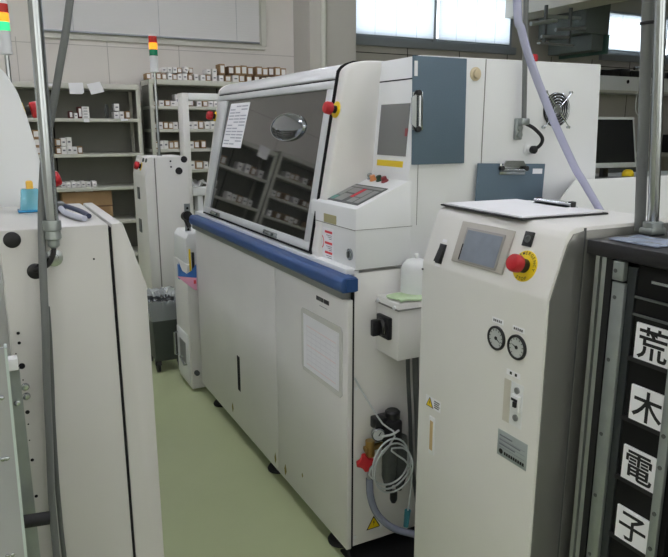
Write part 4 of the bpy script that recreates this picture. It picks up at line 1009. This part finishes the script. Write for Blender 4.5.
# two papers hanging from the top edge
for (pts, lb) in (([(.832, 1.962), (.975, 1.970), (.982, 1.872), (.962, 1.853), (.838, 1.852)], 'left sheet of paper hanging from the top of the wide rack'),
                  ([(1.012, 1.955), (1.145, 1.985), (1.188, 1.883), (1.052, 1.848)], 'right, tilted sheet of paper hanging from the top of the wide rack')):
    tag(MB().fprism(pts, facing_negy(7.599), 0.0, .003).build('hanging_paper', PAPER, origin=(pts[0][0], 7.598, 1.9)), lb, 'paper')
tag(MB().box(.64, .70, 7.596, 7.6, 1.925, 1.95).build('shelf_label', PAPER, origin=(.67, 7.6, 1.93)), 'little white label on the top edge of the wide rack by the grey conduit', 'label')
tag(MB().box(.955, 1.01, 7.594, 7.6, 1.565, 1.60).build('shelf_label', PAPER, origin=(.98, 7.6, 1.57)), 'white label under the flat white stack on the wide rack', 'label')
tag(MB().box(1.335, 1.41, 7.594, 7.6, 1.582, 1.604).build('shelf_label', PAPER, origin=(1.37, 7.6, 1.59)), 'white label under the row right of the dark reel', 'label')
# crowded rack
T0 = 2.03
row([1.62 + .055, 1.73, 1.785, 1.845, 1.91, 1.965, 2.02, 2.08, 2.14, 2.21], T0, 'white-ended box in the bottom row on top of the crowded rack, left half', 'bottom row on top of the crowded rack', .05, .068, 'kwkkwkwwkw')
row([2.29, 2.352, 2.425, 2.505], T0, 'white-ended box in the bottom row on top of the crowded rack, middle', 'middle of the bottom row on the crowded rack', .052, .07, 'wkww')
row([1.85, 1.912, 1.968, 2.02, 2.15], T0 + .076, 'white-ended box in the second layer on top of the crowded rack, left half', 'second layer on the crowded rack', .05, .06, 'wwwkk')
cbox(2.085, T0 + .086, .055, .06, 'w', 'tipped white-ended box on the second layer on top of the crowded rack', None, rot=.4)
row([2.356, 2.427], T0 + .076, 'white-ended box of the pair stacked on the middle of the crowded rack', 'pair on the middle of the crowded rack', .05, .062, 'ww')
row([2.585, 2.68, 2.755, 2.845, 2.94, 3.03], T0, 'brown box in the lower row at the right end of the crowded rack top', 'lower row at the right end', .07, .075, 'kwkkdd', d=.2)
cbox(3.18, T0, .2, .07, 'w', 'long white box under the brown boxes at the right end of the rack top', None)
cbox(2.52, T0 + .076, .06, .12, 'k', 'tall kraft box starting the upper row of brown boxes on the crowded rack', None)
row([2.625, 2.709, 2.785, 2.862, 2.975, 3.05, 3.125, 3.21, 3.285], T0 + .083, 'brown box in the upper row at the right end of the crowded rack top', 'upper row at the right end', .07, .098, 'dkkkkkdkk', d=.2)
r1 = 'box on the first shelf of the crowded rack below its top'
row([1.735, 1.80, 1.866, 1.93], S2L[0], 'low pale box between two tall ones on the first shelf of the crowded rack', r1 + ', low', .055, .06, 'kwkw')
cbox(1.725 - .035, S2L[0], .036, .13, 'w', 'tall pale box at the left end of the first shelf of the crowded rack', None)
cbox(1.985, S2L[0], .055, .13, 'w', 'tall pale box at the right of the first shelf beside the frame post', None)
cbox(2.13, S2L[0], .075, .08, 'd', 'dark box with round label on the first shelf, just inside the frame opening', None)
row([2.23, 2.30, 2.365, 2.43], S2L[0], 'pale box on the first shelf seen through the frame opening', 'first shelf boxes through the frame', .055, .065, 'wkww')
row([1.715, 1.775, 1.835, 1.89, 1.945], S2L[1], 'white-ended box on the second shelf left of the frame post', 'second shelf boxes left of the frame', .05, .075, 'kwkkw')
row([2.115, 2.175, 2.24, 2.315, 2.38], S2L[1], 'white-ended box on the second shelf seen through the frame opening', 'second shelf boxes through the frame', .056, .085, 'wwkww')
row([1.712, 1.768, 1.825, 1.885, 1.94], S2L[2], 'white-ended box on the third shelf left of the frame post', 'third shelf boxes left of the frame', .05, .085, 'kwwkk')
row([2.115, 2.18, 2.26], S2L[2], 'white-ended box on the third shelf seen through the frame opening', 'third shelf boxes through the frame', .06, .085, 'wkk')
cbox(2.115, S2L[3], .06, .09, 'w', 'white box at the left of the fourth shelf in the frame opening', None)
cbox(2.20, S2L[3], .09, .09, 'k', 'kraft box on the fourth shelf in the frame opening', None)
cbox(2.28, S2L[3], .05, .08, 'w', 'narrow white box right of the kraft one on the fourth shelf', None)
mb = MB().sheet(IDF, 12, 8, lambda u, v: (2.06 + u * .22, 7.63 + v * .3, .875 + .035 * math.sin(u * 9 + 1) * math.sin(v * 6 + 1) + .015 * math.sin(u * 21)), th=.02)
tag(mb.build('crumpled_bag', PAPER, origin=(2.15, 7.7, .82)), 'crumpled white bags on the fifth shelf in the frame opening', 'bag')
# racks behind the left hood, only seen mirrored in the tinted window
row([-.9, -.8, -.72, -.62, -.40, -.33], S1L[0], 'pale box on the upper shelf of the narrow rack behind the hood', 'narrow rack upper boxes', .06, .10, 'wkwwkw')
row([-.88, -.81, -.74, -.67, -.60, -.40, -.33, -.27], S1L[1], 'pale box on the second shelf of the narrow rack behind the hood', 'narrow rack second boxes', .055, .085, 'wwkwwwkw')
row([-.38, -.32, -.26], S1L[1] + .095, 'pale box stacked on the second shelf of the narrow rack behind the hood', 'narrow rack stacked boxes', .055, .08, 'wkw')
for pts, lb in (([(-.44, 1.98), (-.29, 1.98), (-.29, 1.83), (-.44, 1.83)], 'paper hanging at the right of the narrow rack behind the hood'),
                ([(-.90, 1.97), (-.76, 1.985), (-.75, 1.84), (-.89, 1.83)], 'paper hanging at the left of the narrow rack behind the hood')):
    tag(MB().fprism(pts, facing_negy(7.599), 0.0, .003).build('hanging_paper', PAPER, origin=(pts[0][0], 7.598, 1.9)), lb, 'paper')
for k, z in enumerate((1.72, 1.45, 1.2, .95)):
    row([-1.12 - .085 * j - .02 * ((j * 5 + k) % 3) for j in range(14) if (j * 3 + k) % 5], z, 'pale box on the %s shelf of the rack near the left wall corner' % ('first', 'second', 'third', 'fourth')[k], 'corner rack %s shelf boxes' % ('first', 'second', 'third', 'fourth')[k], .062, .08, 'wkkwdk')

# ================================================================== FAR RIGHT: desk, monitor, wall cabinet, ducts
D = thing('work_desk', (5.6, 4.6, 0), 'grey work desk beyond the white cabinet, carrying a monitor', 'desk')
part(MB().box(4.4, 7.2, 4.2, 5.0, 1.0, 1.035, bevel=.004), 'desk_top', GREY, D)
for x in (4.45, 7.1):
    for y in (4.25, 4.91): part(MB().box(x, x + .05, y, y + .05, 0, 1.0), 'leg', DGREY, D)
part(MB().box(4.5, 7.1, 4.93, 4.96, .4, 1.0), 'back_panel', DGREY, D)
mo = thing('computer_monitor', (5.2, 4.4, 1.035), 'grey-framed flat monitor with a dark screen, right of the tall white block', 'monitor')
fm = Frame((5.245, 4.40, 1.140), (1, -.12, 0), (0, .18, 1), (-.12, -1, .18))
part(MB().box(-.24, .30, .0, .475, -.03, .0, fr=fm, bevel=.006), 'housing', mat('monitor_silver', srgb(196, 200, 196), .4), mo)
part(MB().box(-.215, .277, .045, .45, .0, .002, fr=fm), 'screen', DARKSCR, mo)
part(MB().box(5.19, 5.27, 4.46, 4.50, 1.035, 1.3, bevel=.004).box(5.09, 5.37, 4.36, 4.6, 1.035, 1.05, bevel=.004), 'stand', BLACK, mo)
t = thing('keyboard', (5.05, 4.28, 1.0355), 'pale keyboard on the desk in front of the monitor', 'keyboard')
mb = MB().box(4.8, 5.4, 4.215, 4.33, 1.0355, 1.055, bevel=.004)
for k in range(18): mb.box(4.815 + k * .032, 4.84 + k * .032, 4.225, 4.32, 1.055, 1.060, mi=1)
part(mb, 'key_block', [GREY, DGREY], t)
tag(MB().lathe((5.42, 4.36, 1.0355), (0, 0, 1), [(.04, 0), (.055, .02), (.055, .05), (.04, .075), (.02, .085), (0, .085)], 18).build('tape_roll', YEL, origin=(5.42, 4.36, 1.0355)), 'yellow round tape roll on the desk under the monitor', 'tape')
wc = thing('wall_cabinet', (9.9, 7.9, 1.9), 'white wall cabinet below the right-hand window with black gear on it', 'cabinet')
part(MB().box(8.6, 12.0, 7.7, 8.097, 2.06, 2.32, bevel=.01), 'cabinet_body', WHITE2, wc)
part(MB().box(8.6, 12.0, 7.69, 7.70, 2.06, 2.10), 'lower_lip', SHELF, wc)
part(MB().lathe((9.36, 7.70, 2.24), (0, -1, 0), [(.03, 0), (.03, .004), (0, .004)], 16), 'hole', GAP, wc)
part(MB().tube([(9.6, 7.69, 2.1), (9.55, 7.66, 1.86), (9.62, 7.66, 1.72), (9.85, 7.67, 1.66)], .008, seg=8), 'cord', WHITE2, wc)
mb = MB()
for x, w, h in ((8.7, .5, .09), (9.22, .22, .12), (9.48, .3, .10), (9.85, .5, .09), (10.45, .3, .11), (10.9, .6, .09)): mb.box(x, x + w, 7.74, 8.0, 2.322, 2.322 + h, bevel=.01)
tag(mb.build('black_equipment', BLACK, origin=(9.7, 7.9, 2.322)), 'row of low black gear on the white wall cabinet', 'equipment')
tag(MB().lathe((9.48, 7.70, 2.45), (1, 0, .1), [(.025, 0), (.025, .25), (0, .25)], 12).build('chrome_tube', CHROME, origin=(9.48, 7.73, 2.43)), 'short shiny tube lying on the black gear below the right window', 'tube')
du = thing('duct_unit', (7.6, 7.4, 2.6), 'dark grey-green ventilation unit with pipes hanging at the top right', 'duct')
part(MB().box(7.55, 8.02, 7.0, 7.9, 2.80, 3.6, bevel=.01), 'housing', mat('unit_grey_green', srgb(92, 100, 96), .5, noise=.08), du)
part(MB().box(7.72, 7.95, 7.02, 7.85, 2.58, 2.80, bevel=.01), 'lower_box', MATS['unit_grey_green'], du)
part(MB().box(7.985, 8.03, 6.99, 7.88, 2.54, 2.80), 'edge_flange', mat('green_edge', srgb(66, 96, 86), .5), du)
for p0, p1, r_ in (((6.55, 7.0, 2.845), (7.0, 7.0, 2.92), .028), ((6.95, 7.15, 2.99), (7.6, 7.1, 3.0), .025)): part(MB().cyl(p0, p1, r_), 'pipe', ALU, du)
for p0, p1, r_ in (((6.75, 7.0, 2.70), (7.25, 7.0, 2.72), .02), ((7.0, 7.0, 2.80), (7.55, 7.0, 2.86), .024)): part(MB().cyl(p0, p1, r_), 'pipe', GREY, du)
part(MB().box(6.72, 7.35, 6.98, 7.04, 2.605, 2.63), 'tray_bar', GREY, du)
part(MB().lathe((8.03, 7.2, 3.05), (1, 0, 0), [(.07, 0), (.07, .10), (.045, .12), (0, .12)], 18), 'motor_end', BLACK, du)
for x0 in (6.8, 7.25): part(MB().box(x0, x0 + .03, 6.99, 7.03, 2.61, 3.1), 'bracket', DGREY, du)

bl = thing('wall_bench', (10.6, 7.6, 0), 'narrow pale bench with a black device against the wall, right of the chrome post', 'bench')
part(MB().box(9.3, 12.4, 7.3, 8.09, 1.05, 1.10), 'bench_top', SHELF, bl)
for x in (9.35, 12.3): part(MB().box(x, x + .05, 7.35, 8.0, 0, 1.05), 'leg', DGREY, bl)
tag(MB().box(10.35, 10.9, 7.4, 7.7, 1.1005, 1.40, bevel=.01).box(10.4, 10.44, 7.398, 7.402, 1.2, 1.36, mi=1).build('black_device', [BLACK, DGREY], origin=(10.6, 7.5, 1.1)), 'black box device on the bench by the wall, right of the chrome post', 'device')
